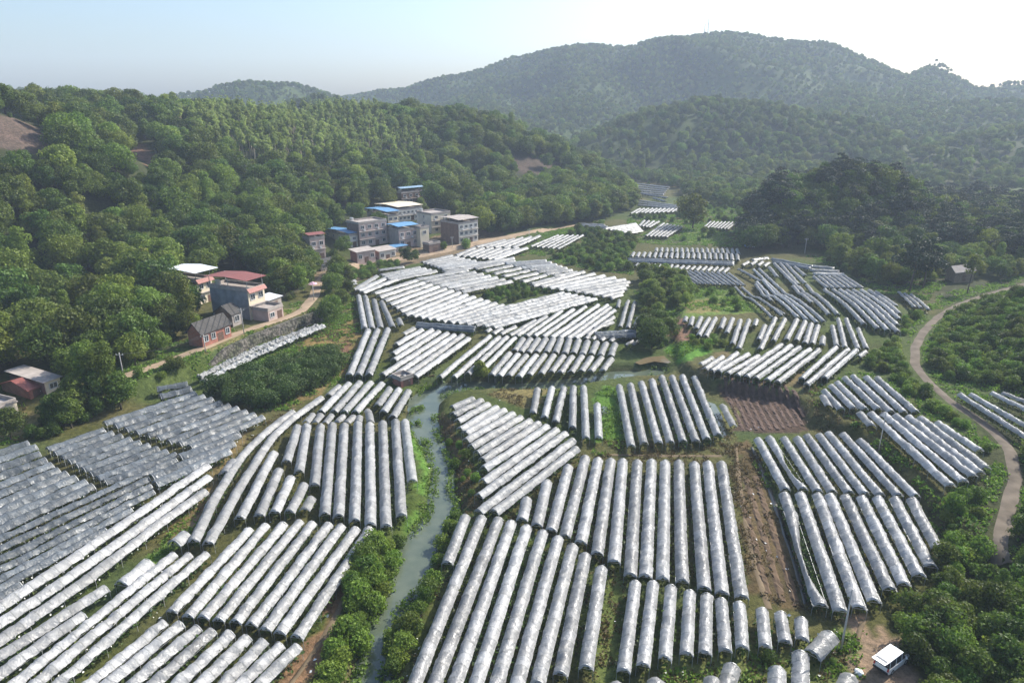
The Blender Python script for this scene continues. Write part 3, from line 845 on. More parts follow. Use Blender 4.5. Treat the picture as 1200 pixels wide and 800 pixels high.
ZONES = [   # bare earth and grass plots: outline on the photo (at ground level), albedo
    ([(838, 449), (872, 449), (925, 460), (942, 478), (952, 500), (925, 506), (890, 508), (866, 508), (852, 480)], (.070, .047, .035)),
    ([(850, 521), (880, 516), (896, 552), (947, 718), (905, 708), (880, 696), (862, 562)], (.095, .070, .036)),
    ([(698, 462), (716, 452), (726, 455), (738, 530), (700, 536), (690, 524)], (.075, .15, .025)),
    ([(782, 404), (826, 404), (838, 410), (800, 426), (784, 416)], (.085, .19, .03)),
    ([(474, 496), (486, 496), (515, 556), (506, 592), (480, 642), (462, 646), (490, 602), (497, 572)], (.08, .16, .03)),
    ([(136, 684), (228, 598), (243, 606), (162, 694)], (.09, .15, .035)),
    ([(215, 585), (290, 500), (300, 500), (250, 570), (216, 640), (196, 640)], (.16, .125, .06)),
    ([(310, 812), (348, 762), (396, 700), (412, 656), (430, 630), (452, 630), (412, 700), (388, 770), (360, 812)], (.20, .125, .075)),
    ([(300, 480), (345, 475), (410, 440), (395, 432), (340, 470)], (.17, .13, .06)),
    ([(345, 408), (415, 362), (424, 385), (406, 442), (388, 432), (402, 408)], (.17, .125, .05)),
    ([(384, 420), (408, 400), (402, 436)], (.16, .09, .06)),
    ([(770, 815), (775, 790), (800, 772), (900, 757), (1010, 738), (1012, 815)], (.12, .14, .045)),
    ([(690, 690), (722, 660), (735, 690), (712, 815), (680, 815)], (.11, .135, .04)),
    ([(1000, 815), (1008, 752), (1000, 728), (1012, 722), (1022, 742), (1046, 734), (1064, 760), (1078, 815)], (.27, .19, .135)),
    ([(-60, 120), (20, 140), (76, 166), (74, 184), (0, 174), (-60, 168)], (.105, .078, .066)),
    ([(148, 163), (166, 168), (190, 192), (176, 197), (152, 176)], (.17, .10, .075)),
    ([(586, 182), (625, 184), (660, 192), (672, 206), (604, 203)], (.078, .060, .048)),
    ([(664, 205), (700, 198), (730, 226), (690, 226)], (.14, .16, .04)),
    ([(744, 342), (800, 334), (852, 334), (884, 352), (892, 366), (800, 371), (762, 376)], (.10, .145, .035)),
    ([(848, 350), (800, 352), (806, 366), (842, 366)], (.17, .15, .06)),
    ([(780, 375), (800, 372), (812, 395), (790, 402)], (.20, .12, .085)),
    ([(800, 268), (850, 268), (850, 285), (808, 285)], (.11, .15, .035)),
    ([(840, 410), (815, 438), (950, 458), (960, 440)], (.14, .115, .06)),
    ([(520, 440), (560, 420), (580, 430), (560, 447)], (.10, .12, .03)),
    ([(590, 455), (640, 452), (640, 470), (612, 478), (572, 462)], (.15, .13, .055)),
    ([(520, 480), (560, 560), (560, 600), (530, 585), (520, 530), (508, 500)], (.13, .095, .05)),
    ([(820, 495), (862, 475), (868, 512), (850, 525), (720, 540), (705, 530)], (.13, .13, .05)),
    ([(360, 318), (480, 285), (560, 262), (590, 262), (590, 288), (470, 312), (380, 345)], (.17, .13, .085)),
    ([(225, 412), (250, 400), (330, 360), (352, 362), (300, 388), (240, 415)], (.15, .14, .06)),
    ([(0, 488), (60, 476), (120, 455), (130, 470), (60, 510), (-20, 520)], (.15, .13, .055)),
    ([(540, 580), (580, 545), (690, 515), (860, 520), (880, 700), (700, 660)], (.085, .085, .032)),
]
gxr, gyr, gzr = GX.ravel(), GY.ravel(), GZ.ravel()
hl = hills(gxr, gyr)
nA, nB = fbm(gxr, gyr, 7, 4, 51), fbm(gxr, gyr, 34, 4, 77)
col = np.array([.080, .078, .030])[None] + (nA[:, None] - .5) * np.array([.05, .03, .03])[None]
t = ss((nB - .42) * 6)[:, None]
col = col * (1 - t) + t * (np.array([.062, .085, .026])[None] + (nA[:, None] - .5) * .03)
hm = ss((hl - 1.0) / 3)[:, None]
far = ss((gyr - 560) / 200)[:, None]
meadow = ss((fbm(gxr, gyr, 110, 4, 91) - .5) * 9)[:, None]
hc = np.array([.040, .048, .020])[None] * (1 - far) + far * ((1 - meadow) * np.array([.034, .056, .017])[None] + meadow * np.array([.052, .078, .022])[None])
col = col * (1 - hm) + hm * hc
jx, jy = (noise(gxr, gyr, 2.5, 31) - .5) * 2.4, (noise(gxr, gyr, 2.5, 32) - .5) * 2.4
pu, pv, pd = project(gxr + jx, gyr + jy, gzr)
inv = (pd > 20) & (pu > -120) & (pu < 1320) & (pv < 860) & (gyr < 600)
for poly, c in ZONES:
    k = np.zeros(len(gxr), bool)
    k[inv] = inside(pu[inv], pv[inv], poly)
    col[k] = np.array(c)[None] * (0.75 + 0.5 * nA[k][:, None])
rdist = np.full(len(gxr), 9.0)
nr = (np.abs(gxr) < 160) & (gyr > 30) & (gyr < 190)
rdist[nr] = -sdist(gxr[nr], gyr[nr], RIVER)
mud = ss((1.2 - rdist) / 1.2)[:, None]
col = col * (1 - mud) + mud * np.array([.085, .070, .045])[None]
nx, ny = GX.shape
idx = np.arange(nx * ny).reshape(nx, ny)
Q = np.stack([idx[:-1, :-1], idx[1:, :-1], idx[1:, 1:], idx[:-1, 1:]], -1).reshape(-1, 4)
rgba = np.concatenate([np.clip(col, .005, 1), np.ones((len(col), 1))], 1)
ground = mk('ground', np.stack([gxr, gyr, gzr], 1), Q, M['ground'], smooth=True, attrs={'soil': ('FLOAT_COLOR', 'POINT', rgba)})
tag(ground, kind='structure')

# ------------------------------------------------------------------ river
def poly_sheet(name, poly, z, m, grow=0.0):
    P = np.array(poly)
    me = bpy.data.meshes.new(name)
    import bmesh
    bm = bmesh.new()
    c = P.mean(0)
    vs = [bm.verts.new((p[0], p[1], z)) for p in P]
    bm.faces.new(vs)
    bmesh.ops.triangulate(bm, faces=bm.faces[:])
    bmesh.ops.recalc_face_normals(bm, faces=bm.faces[:])
    bm.normal_update()
    if sum(f.normal.z for f in bm.faces) < 0:
        bmesh.ops.reverse_faces(bm, faces=bm.faces[:])
    bm.to_mesh(me); bm.free()
    me.materials.append(m)
    o = bpy.data.objects.new(name, me)
    COL.objects.link(o)
    return o
def grow_poly(poly, g):
    P = np.array(poly)
    A = 0.5 * np.sum(P[:, 0] * np.roll(P[:, 1], -1) - np.roll(P[:, 0], -1) * P[:, 1])
    s = 1 if A > 0 else -1
    t = np.roll(P, -1, 0) - np.roll(P, 1, 0)
    t /= np.linalg.norm(t, axis=1, keepdims=True) + 1e-9
    return P + s * g * np.stack([t[:, 1], -t[:, 0]], 1)
tag(poly_sheet('river', grow_poly(RIVER, .7), WATER_Z, M['water']), kind='structure')
for nm, c in (('puddle', [(702, 476), (711, 477), (716, 484), (706, 486), (699, 481)]), ('puddle', [(826, 470), (838, 474), (846, 488), (852, 512), (843, 514), (838, 496), (830, 482)]),
              ('puddle', [(835, 425), (840, 426), (842, 438), (836, 440)])):
    pts = [hit(*q) for q in c]
    tag(poly_sheet(nm, [q[:2] for q in pts], max(q[2] for q in pts) + .14, M['water']), kind='structure')

# ------------------------------------------------------------------ roads
def strip(name, path, wid, m, lift=.07):
    pts = []
    for k in range(len(path) - 1):
        a, b = path[k][:2], path[k + 1][:2]
        L = np.linalg.norm(b - a)
        for q in np.linspace(0, 1, max(2, int(L / 1.2)), endpoint=False):
            pts.append(a + q * (b - a))
    pts = np.array(pts)
    for _ in range(6):
        pts[1:-1] = .25 * pts[:-2] + .5 * pts[1:-1] + .25 * pts[2:]
    tg = np.gradient(pts, axis=0); tg /= np.linalg.norm(tg, axis=1, keepdims=True) + 1e-9
    nn = np.stack([-tg[:, 1], tg[:, 0]], 1)
    K = 5
    V = []
    s = np.arange(len(pts)) * 1.2
    for j in range(K):
        q = (j / (K - 1) - .5) * wid
        wob = (noise(s, s * 0 + j // 2, 3.0, 5 + (j > 2)) - .5) * .9 * (1 if j in (0, K - 1) else 0)
        xy = pts + nn * (q + wob)[:, None]
        edge = -.12 if j in (0, K - 1) else lift
        V.append(np.concatenate([xy, (hfun(xy[:, 0], xy[:, 1]) + edge)[:, None]], 1))
    V = np.array(V)
    V[1:-1, :, 2] = np.maximum(V[1:-1, :, 2], V[1:-1, :, 2].mean(0)[None] - .02)
    n = len(pts)
    q = [[j * n + i, j * n + i + 1, (j + 1) * n + i + 1, (j + 1) * n + i] for j in range(K - 1) for i in range(n - 1)]
    q = np.array(q)[:, ::-1]
    return tag(mk(name, V.reshape(-1, 3), q, m, smooth=True), kind='structure')
strip('village_road', road_v, 4.2, M['road'])
strip('gravel_road', road_r, 2.7, M['road2'])

# ------------------------------------------------------------------ polytunnels
FILM_WORD = {'pale': 'pale grey', 'silver': 'silvery', 'white': 'white', 'grey': 'dull grey'}
rng = np.random.default_rng(7)

def path_resample(P, ds):
    seg = np.linalg.norm(np.diff(P[:, :2], axis=0), axis=1)
    L = seg.sum()
    n = max(4, int(L / ds) + 1)
    s = np.linspace(0, L, n)
    cs = np.concatenate([[0], np.cumsum(seg)])
    if len(P) == 2:
        xy = np.stack([np.interp(s, cs, P[:, 0]), np.interp(s, cs, P[:, 1])], 1)
    else:
        xy = np.stack([np.interp(s, cs, P[:, 0]), np.interp(s, cs, P[:, 1])], 1)
        k = max(2, n // 14)
        for _ in range(k * 3):
            xy[1:-1] = .25 * xy[:-2] + .5 * xy[1:-1] + .25 * xy[2:]
    return xy, s, L

def cover_geom(T, fine=True, torn=False):
    b = T['b']
    wd = T['w']
    ds = .27 if T['dist'] < 110 else (.4 if T['dist'] < 200 else .8)
    xy, s, L = path_resample(T['path'], ds)
    n = len(s)
    g = hfun(xy[:, 0], xy[:, 1])
    bb = base(xy[:, 0], xy[:, 1]); g = np.clip(g, bb - .2, bb + 2.5)
    ker = max(1, int(3 / ds))
    g = np.convolve(np.pad(g, ker, mode='edge'), np.ones(2 * ker + 1) / (2 * ker + 1), 'valid')
    tg = np.gradient(xy, axis=0); tg /= np.linalg.norm(tg, axis=1, keepdims=True) + 1e-9
    nn = np.stack([tg[:, 1], -tg[:, 0]], 1)
    K = 9 if fine else 5
    q = np.linspace(-1, 1, K)
    hoop = (1.9 if b['sag'] > .06 else 1.55) * rng.uniform(.85, 1.25)
    nh = int(L / hoop) + 2
    jz, jl = rng.normal(0, .03 + b['sag'] * .3, nh + 1), rng.normal(0, .05, nh + 1)
    hp = s / hoop
    hz, hx = np.interp(hp, np.arange(nh + 1), jz), np.interp(hp, np.arange(nh + 1), jl)
    sag = 1 - np.abs(np.cos(np.pi * hp)) ** .7
    eave, H = 1.38, .30 * wd + .12
    prof = H * (1 - np.abs(q) ** 1.9)
    V = np.zeros((n, K, 3))
    A = b['sag'] * rng.uniform(.6, 1.7)
    wr = rng.normal(0, 1, (n, K))
    wr = (wr + np.roll(np.roll(wr, 1, 0), 1, 1) + np.roll(wr, -1, 0)) / 1.8
    big = np.interp(hp, np.arange(nh + 1), rng.normal(0, 1, nh + 1))[:, None] * q[None] * .05
    pid = np.minimum(hp.astype(int), nh)
    tl1, tl2 = rng.normal(0, 1, nh + 1)[pid], rng.normal(0, 1, nh + 1)[pid]
    inner = np.sin(np.pi * np.clip(hp - pid, 0, 1))
    big = big + (.035 + .25 * A) * (tl1[:, None] * q[None] + tl2[:, None] * ((hp - pid) - .5)[:, None] * 1.2) * (inner[:, None] ** .5)
    dz = -A * sag[:, None] * (1.2 - .4 * np.abs(q))[None] + .050 * wr + big * (1 if A > .04 else .5)
    lat = q[None] * (wd / 2) * (1 - A * .5 * sag[:, None]) + hx[:, None] * .6 + .015 * rng.normal(0, 1, (n, K))
    if torn:
        cut = np.clip((s / L - .25) * 3, 0, 1) * np.clip((.95 - s / L) * 6, 0, 1)
        lat = lat * (1 - .55 * cut[:, None]) + (wd * .30 * cut)[:, None]
        dz = dz - .15 * cut[:, None] * (q[None] < 0)
    V[:, :, 0] = xy[:, 0:1] + nn[:, 0:1] * lat
    V[:, :, 1] = xy[:, 1:2] + nn[:, 1:2] * lat
    V[:, :, 2] = g[:, None] + eave + prof[None] + dz + hz[:, None]
    for e_, sg in ((0, -1), (-1, 1)):
        out_ = V[e_].copy()
        out_[:, :2] += sg * tg[e_][None] * rng.uniform(.03, .16, (K, 1))
        out_[:, 2] -= rng.uniform(.10, .42, K) * (1 - .6 * np.abs(q))
        V = np.concatenate([out_[None], V]) if e_ == 0 else np.concatenate([V, out_[None]])
    hp = np.concatenate([[hp[0]], hp, [hp[-1]]])
    n += 2
    idx = np.arange(n * K).reshape(n, K)
    Fq = np.stack([idx[:-1, :-1], idx[1:, :-1], idx[1:, 1:], idx[:-1, 1:]], -1).reshape(-1, 4)
    return V.reshape(-1, 3), Fq, dict(hoop=np.repeat(hp, K), xy=xy, s=s, L=L, g=g, nn=nn, tg=tg, eave=eave, H=H, hz=hz)

def leaf_quads(C, size, nrm=None, flat=0.0, rg=None):
    rg = rg or rng
    n = len(C)
    if nrm is None:
        nrm = rg.normal(0, 1, (n, 3)); nrm[:, 2] = np.abs(nrm[:, 2]) + .3
    nrm = nrm / (np.linalg.norm(nrm, axis=1, keepdims=True) + 1e-9)
    a = rg.normal(0, 1, (n, 3))
    e1 = np.cross(nrm, a); e1 /= np.linalg.norm(e1, axis=1, keepdims=True) + 1e-9
    e2 = np.cross(nrm, e1)
    s = np.asarray(size).reshape(-1, 1) * np.ones((n, 1))
    r = rg.uniform(.55, .9, (n, 1))
    V = np.stack([C - e1 * s * .5, C - e2 * s * .5 * r + nrm * s * .08, C + e1 * s * .5 - nrm * s * .10, C + e2 * s * .5 * r + nrm * s * .08], 1)
    return V.reshape(-1, 3), np.arange(n * 4).reshape(n, 4)

def vine_geom(T, G, dens):
    n = max(12, int(G['L'] * dens))
    k = rng.integers(0, len(G['s']) - 1, n)
    f = rng.random(n)
    p = G['xy'][k] + f[:, None] * (G['xy'][k + 1] - G['xy'][k])
    lat = np.clip(rng.normal(0, .30, n), -.58, .58) * T['w']
    p = p + G['nn'][k] * lat[:, None]
    z = G['g'][k] + np.where(rng.random(n) < .72, rng.uniform(.95, 1.36, n), rng.uniform(.1, .95, n))
    return leaf_quads(np.stack([p[:, 0], p[:, 1], z], 1), rng.uniform(.25, .55, n) * (1 if T['dist'] < 130 else 1.7))

def frame_geom(T, G):
    mb = MB()
    for e in (0, -1):
        c, nn, g = G['xy'][e], G['nn'][e], G['g'][e]
        q = np.linspace(-1, 1, 7)
        pts = [[c[0] + nn[0] * x * T['w'] / 2 * 1.01, c[1] + nn[1] * x * T['w'] / 2 * 1.01, g + G['eave'] + G['H'] * (1 - abs(x) ** 1.9) + G['hz'][e] + .02] for x in q]
        mb.tube(pts, .035, n=3)
        mb.tube([pts[0], pts[-1]], .025, n=3)
    for sd_ in (-.94, .94):
        kk = np.unique(np.linspace(0, len(G['s']) - 1, max(2, int(G['L'] / 4) + 1)).astype(int))
        mb.tube([[G['xy'][i][0] + G['nn'][i][0] * sd_ * T['w'] / 2, G['xy'][i][1] + G['nn'][i][1] * sd_ * T['w'] / 2, G['g'][i] + G['eave'] - .06] for i in kk], .022, n=3)
    step = 4.0
    m = max(2, int(G['L'] / step) + 1)
    for t in np.linspace(0, 1, m):
        i = int(t * (len(G['s']) - 1))
        for sd_ in (-.94, .94):
            c = G['xy'][i] + G['nn'][i] * sd_ * T['w'] / 2
            mb.tube([[c[0], c[1], G['g'][i] - .3], [c[0], c[1], G['g'][i] + G['eave']]], .035, n=3)
    return mb

TUN.sort(key=lambda t: -t['size'])
NT = 300
TORN = set()
for t in TUN:
    if t['b']['where'].startswith(('the upper tier right', )) and t['i'] == 1: TORN.add(id(t))
    if t['b']['where'].startswith(('the lower tier right', )) and t['i'] == 0: TORN.add(id(t))
def tint(n, k=4):
    return np.repeat(rng.random(n), k)
for t in TUN[:NT]:
    torn = id(t) in TORN
    V, Fq, G = cover_geom(t, t['dist'] < 230, torn)
    b = t['b']
    o3 = np.array([t['path'][len(t['path']) // 2][0], t['path'][len(t['path']) // 2][1], G['g'][len(G['g']) // 2]])
    if len(t['path']) == 2:
        o3[:2] = (t['path'][0][:2] + t['path'][1][:2]) / 2
    e = empty('polytunnel', o3)
    word = FILM_WORD[b['film']]
    if torn: word = 'torn half-bare ' + word
    if b['look']: word = b['look'] + ' ' + word
    if t['n'] == 1:
        lab = f"{word} plastic polytunnel in {b['where']}"
    elif t['n'] == 2:
        lab = f"{word} polytunnel, {'nearer to' if t['i'] == 0 else 'farther from'} {b['ref']}, of {b['where']}"
    else:
        lab = f"{word} polytunnel, {ORD[t['i']]} from {b['ref']} in {b['where']}"
    if len(lab.split()) > 15: lab = lab.replace('plastic ', '').replace('the ', '')
    tag(e, lab, 'polytunnel', 'plastic rain shelters over the vines: ' + b['where'])
    mk('plastic_cover', V - o3, Fq, M[b['film']], e, smooth=True, attrs={'hoop': ('FLOAT', 'POINT', G['hoop'])})
    dens = 46 if t['dist'] < 110 else (26 if t['dist'] < 200 else 12)
    if torn: dens *= 2
    v, f = vine_geom(t, G, dens)
    mk('vine_leaves', v - o3, f, M['vine'], e, attrs={'tint': ('FLOAT', 'POINT', tint(len(f)))})
    if t['dist'] < 230:
        fm = frame_geom(t, G)
        fm.build('frame', M['steel'], e, T=lambda V: V - o3)
    if b['bags']:
        n = max(6, int(G['L'] * 2.2))
        k = rng.integers(0, len(G['s']) - 1, n)
        sgn = np.where(rng.random(n) < .75, 1, -1)
        p = G['xy'][k] + G['nn'][k] * (sgn * t['w'] * rng.uniform(.3, .5, n))[:, None]
        C = np.stack([p[:, 0], p[:, 1], G['g'][k] + rng.uniform(.75, 1.15, n)], 1)
        nrm = np.concatenate([G['nn'][k] * sgn[:, None], np.full((n, 1), .2)], 1) + rng.normal(0, .3, (n, 3))
        v, f = leaf_quads(C, rng.uniform(.22, .34, n), nrm)
        bo = mk('fruit_bags', v - o3, f, M['bag'], e)
        bo['kind'] = 'stuff'
VV, FF, MI, TI, HO, off = [], [], [], [], [], 0
mord = ['silver', 'white', 'grey', 'vine', 'pale']
for t in TUN[NT:]:
    V, Fq, G = cover_geom(t, False)
    VV.append(V); FF.append(Fq + off); MI.append(np.full(len(Fq), mord.index(t['b']['film']))); TI.append(np.zeros(len(V))); HO.append(G['hoop']); off += len(V)
    v, f = vine_geom(t, G, 9)
    VV.append(v); FF.append(f + off); MI.append(np.full(len(f), 3)); TI.append(tint(len(f))); HO.append(np.zeros(len(v))); off += len(v)
if VV:
    o = mk('polytunnel_rows', np.concatenate(VV), np.concatenate(FF), [M[k] for k in mord], smooth=True, mi=np.concatenate(MI), attrs={'tint': ('FLOAT', 'POINT', np.concatenate(TI)), 'hoop': ('FLOAT', 'POINT', np.concatenate(HO))})
    tag(o, 'small distant rows of white plastic shelters along the valley floor', 'polytunnels', kind='stuff')
print('tunnels', len(TUN))

# ------------------------------------------------------------------ houses
def solve(f, target, lo, hi):
    for _ in range(50):
        m = (lo + hi) / 2
        if f(m) < target: lo = m
        else: hi = m
    return (lo + hi) / 2

def unit(a):
    return a / np.linalg.norm(a)
D_LOW = unit((hit(302, 383) - hit(238, 408))[:2])
D_VIL = unit((hit(562, 283) - hit(470, 301))[:2])
HOUSES = []
def win(root, face, L, W, x, z, ww, wh, m_frame='frame'):
    """a window with its frame and pane on the front (-y) or the side (-x) wall"""
    mb, pb = MB(), MB()
    t = .12
    def B(b, cx, cz, sx, sz, dep, off):
        if face == 'f': b.box((cx, -off - .13, cz), (sx, dep, sz))
        elif face == 's': b.box((-off, cx, cz), (dep, sx, sz))
        else: b.box((L + off, cx, cz), (dep, sx, sz))
    for sx in (-1, 1):
        B(mb, x + sx * (ww / 2 - t / 2), z, t, wh, .16, .06)
    for sz in (-1, 1):
        B(mb, x, z + sz * (wh / 2 - t / 2), ww - 2 * t, t, .16, .06)
    B(mb, x, z, .08, wh - 2 * t, .10, .05)
    f = mb.build('window', M[m_frame], root)
    B(pb, x, z, ww - 2 * t - .01, wh - 2 * t - .01, .05, .01)
    pb.build('pane', M['glass'], f)

def house(name, label, K, uf, uw, vtop, floors=2, cols=2, scols=0, d=None, front='cream', side='cement', roof='parapet', roofm='concrete', awn=None, door=True, rh=2.2, over=.5, group=None, cat='house', ledge=True, tank=False):
    d = D_VIL if d is None else unit(np.array(d, float))
    k = hit(*K)
    n = np.array([d[1], -d[0]])
    def U(p, z): return project(np.array([p[0]]), np.array([p[1]]), np.array([z]))
    L = solve(lambda s: float(U(k[:2] + d * s, k[2])[0][0]), uf, .5, 60)
    W = solve(lambda s: -float(U(k[:2] - n * s, k[2])[0][0]), -uw, .5, 40)
    H = solve(lambda s: -float(U(k[:2], k[2] + s)[1][0]), -vtop, 1.5, 25)
    L, W = min(max(L, 3), 28), min(max(W, 3), 18)
    e = empty(name, k, math.atan2(d[1], d[0]))
    tag(e, label, cat, group)
    HOUSES.append((k, d, n, L, W))
    # walls: the front leaf stands proud of the shell
    MB().box((L / 2, W / 2 + .1, H / 2 - 1), (L, W - .2, H + 2)).build('wall', M[side], e)
    MB().box((L / 2, -.02, H / 2 - 1), (L + .04, .24, H + 2.01)).build('facade', M[front], e)
    fh = H / floors
    for f in range(floors):
        for c in range(cols):
            if f == 0 and door and c == cols // 2: continue
            win(e, 'f', L, W, L * (c + .5) / cols, fh * f + fh * .56, min(1.7, .6 * L / cols), min(1.6, fh * .5))
            bpy.context.view_layer
        for c in range(scols):
            win(e, 's', L, W, W * (c + .6) / (scols + .2), fh * f + fh * .56, 1.2, min(1.4, fh * .45))
        if ledge and f > 0:
            MB().box((L / 2, -.42, fh * f), (L + .3, .7, .16)).build('ledge', M['concrete'], e)
    for c in e.children:
        if c.name.startswith('window'):
            pass
    if door:
        x = L * (cols // 2 + .5) / cols
        dd = MB().box((x, -.14, 1.05), (min(1.8, .6 * L), .08, 2.1)).build('door', M['door'], e)
        MB().box((x + .5, -.21, 1.05), (.08, .06, .2)).build('handle', M['steel'], dd)
    if roof in ('parapet', 'canopy'):
        mb = MB()
        t = .18
        mb.box((L / 2, W / 2, H + .08), (L + .5, W + .5, .16))
        for y in (-.1, W + .05): mb.box((L / 2, y, H + .5), (L + .1, t, .7))
        for x in (0.0, L): mb.box((x, W / 2 - .02, H + .5), (t, W - .1, .7))
        r = mb.build('roof', M['concrete'], e)
        if roof == 'canopy':
            cb = MB()
            o, th = over, .07
            z0, z1 = H + rh, H + rh + .5
            V = [[-o, -o, z0 + .1], [L + o, -o, z0], [L + o, W / 2, z1], [-o, W / 2, z1 + .1], [L + o, W + o, z0], [-o, W + o, z0 + .1]]
            V += [[a, b, c - th] for a, b, c in V]
            cb.add(V, [[0, 1, 2, 3], [3, 2, 4, 5], [9, 8, 7, 6], [11, 10, 8, 9], [0, 6, 7, 1], [1, 7, 8, 2], [2, 8, 10, 4], [4, 10, 11, 5], [5, 11, 9, 3], [3, 9, 6, 0]])
            cb.build('canopy', M[roofm], e)
            for x in (.15, L - .15):
                for y in (.1, W / 2, W - .15):
                    MB().box((x, y, H + rh / 2 + .25), (.12, .12, rh + .1 + (.4 if y == W / 2 else 0))).build('post', M['steel'], e)
        if L > 6 and H > 5:
            for q_ in range(2):
                xa = L * (.18 + .5 * q_)
                ac = MB().box((xa, -.36, H / floors * (floors - 1) + .55), (.85, .36, .6)).build('air_conditioner', M['frame'], e)
        if tank or (L * W > 70):
            mt = MB(); mt.tube([(1.2, W - 2, H + .16), (1.2, W - 2, H + 1.9)], .75, n=12)
            mt.build('water_tank', M['plastic_tank'], e)
    elif roof == 'gable':
        o = .45
        zr = H + rh
        prof = [(-o, H - .15), (W / 2, zr), (W + o, H - .15), (W + o, H - .33), (W / 2, zr - .2), (-o, H - .33)]
        V = [[-o, a, b] for a, b in prof] + [[L + o, a, b] for a, b in prof]
        m6 = 6
        Fq = [[0, 1, 4, 5], [1, 2, 3, 4], [11, 10, 7, 6], [10, 9, 8, 7]] + [[i, i + 6, (i + 1) % 6 + 6, (i + 1) % 6] for i in range(6)]
        MB().add(V, Fq).build('roof', M[roofm], e)
        for x in (.1, L - .1):
            MB().add([[x - .1, .05, H - .02], [x - .1, W - .05, H - .02], [x - .1, W / 2, zr - .22], [x + .1, .05, H - .02], [x + .1, W - .05, H - .02], [x + .1, W / 2, zr - .22]],
                     [[0, 2, 1], [3, 4, 5], [0, 3, 5, 2], [1, 2, 5, 4], [0, 1, 4, 3]]).build('gable_wall', M[side], e)
    elif roof == 'shed':
        o = .5
        V = [[-o, -o, H + .05], [L + o, -o, H + .05], [L + o, W + o, H + rh], [-o, W + o, H + rh]]
        V += [[a, b, c + .08] for a, b, c in V]
        MB().add(V, [[3, 2, 1, 0], [4, 5, 6, 7], [0, 1, 5, 4], [1, 2, 6, 5], [2, 3, 7, 6], [3, 0, 4, 7]]).build('roof', M[roofm], e)
    if awn:
        V = [[-.3, -.16, H + .75], [L + .3, -.16, H + .75], [L + .3, -1.0, H - .25], [-.3, -1.0, H - .25]]
        V += [[a, b, c - .1] for a, b, c in V]
        MB().add(V, [[0, 1, 2, 3][::-1], [4, 5, 6, 7], [0, 1, 5, 4], [1, 2, 6, 5], [2, 3, 7, 6], [3, 0, 4, 7]]).build('tiled_eave', M[awn], e)
    return e

LOWG, VILG = 'houses beside the lower village road', 'houses of the far village'
house('village_house', 'two storey cream house under a wide pale sheet metal canopy, half hidden by trees', (234, 357), 251, 203, 331, 2, 2, d=D_LOW, roof='canopy', roofm='zinc', awn='redtile', rh=3.0, over=1.6, side='brownbrick', group=LOWG)
house('village_house', 'grey cement house with dark red roof canopy and pink tiled eave above the road', (294, 375), 312.5, 250, 342, 2, 2, d=D_LOW, roof='canopy', roofm='redmetal', awn='redtile', rh=3.0, over=.8, tank=True, group=LOWG)
house('brick_house', 'old single storey red brick house with grey tiled roof beside the road', (238, 407), 271, 222, 391, 1, 4, d=D_LOW, front='brick', side='brick', roof='gable', roofm='oldtile', rh=2.4, ledge=False, group=LOWG)
house('brick_house', 'narrow dim tiled house wedged between the grey house and the brick house', (273, 383), 280.5, 254, 368, 1, 1, d=D_LOW, front='concrete', side='brownbrick', roof='gable', roofm='oldtile', rh=2.0, ledge=False, door=False, group=LOWG)
house('outbuilding', 'low pink walled outbuilding with a red door at the grey house', (315, 377), 332, 297, 365, 1, 2, d=D_LOW, front='pinkwall', side='pinkwall', roof='parapet', ledge=False, group=LOWG, cat='outbuilding')
house('shed', 'small shed with pale metal roof behind the pink outbuilding', (316, 364), 330, 303, 352, 1, 1, d=D_LOW, front='concrete', side='cement', roof='shed', roofm='zinc', rh=.5, ledge=False, group=LOWG, cat='shed')
house('village_house', 'low cream ended house with worn grey sheet roof among the left trees', (55, 462), 71, 14, 448, 1, 1, d=D_LOW, front='cream', side='brownbrick', roof='shed', roofm='concrete', rh=.9, ledge=False, door=False, group=LOWG)
house('village_house', 'low house with rusty red metal roof in the trees by the grey fields', (36, 468), 46, 4, 456, 1, 1, d=D_LOW, front='brick', side='brownbrick', roof='gable', roofm='redmetal', rh=1.3, ledge=False, group=LOWG)
house('village_house', 'brick and cement house cut off by the left picture edge', (5, 502), 12, -30, 478, 1, 1, d=D_LOW, front='cream', side='brick', roof='parapet', ledge=False, group=LOWG)
house('village_house', 'dark brick house with blue grey metal canopy, uppermost of the village', (471, 240), 499, 464, 227, 2, 4, front='brownbrick', side='brownbrick', roof='canopy', roofm='bluegrey', rh=2.4, group=VILG)
house('village_house', 'long pale two storey building with beige canopy roof and window band', (467, 260), 495, 441, 247, 2, 6, front='whitewall', side='whitewall', roof='canopy', roofm='cream', rh=1.6, group=VILG)
house('village_house', 'house with bright blue metal canopy below the long pale building', (455, 268), 467, 431, 254, 2, 2, front='cream', side='concrete', roof='canopy', roofm='bluemetal', rh=2.2, over=.9, group=VILG)
house('village_house', 'plain three storey cream building with large dark openings', (506, 274), 528, 489, 252, 3, 2, front='cream', side='whitewall', roof='parapet', group=VILG, scols=1)
house('village_house', 'three storey white fronted house with brown side wall, nearest the bamboo', (538, 286), 560, 517, 263, 3, 4, front='whitewall', side='brownbrick', roof='canopy', roofm='concrete', rh=1.8, group=VILG)
house('village_house', 'three storey pinkish brown house with flat overhanging roof slab', (422, 290), 454, 408, 263, 3, 4, front='pinkwall', side='brownbrick', roof='parapet', group=VILG)
house('village_house', 'grey sided house under a blue metal canopy in the village centre', (468, 291), 490, 453, 271, 2, 3, front='pinkwall', side='concrete', roof='canopy', roofm='bluemetal', rh=1.8, group=VILG)
house('village_house', 'tall plain cream block without windows beside the blue canopy house', (493, 290), 503, 486, 268, 2, 1, front='cream', side='cream', roof='parapet', ledge=False, group=VILG)
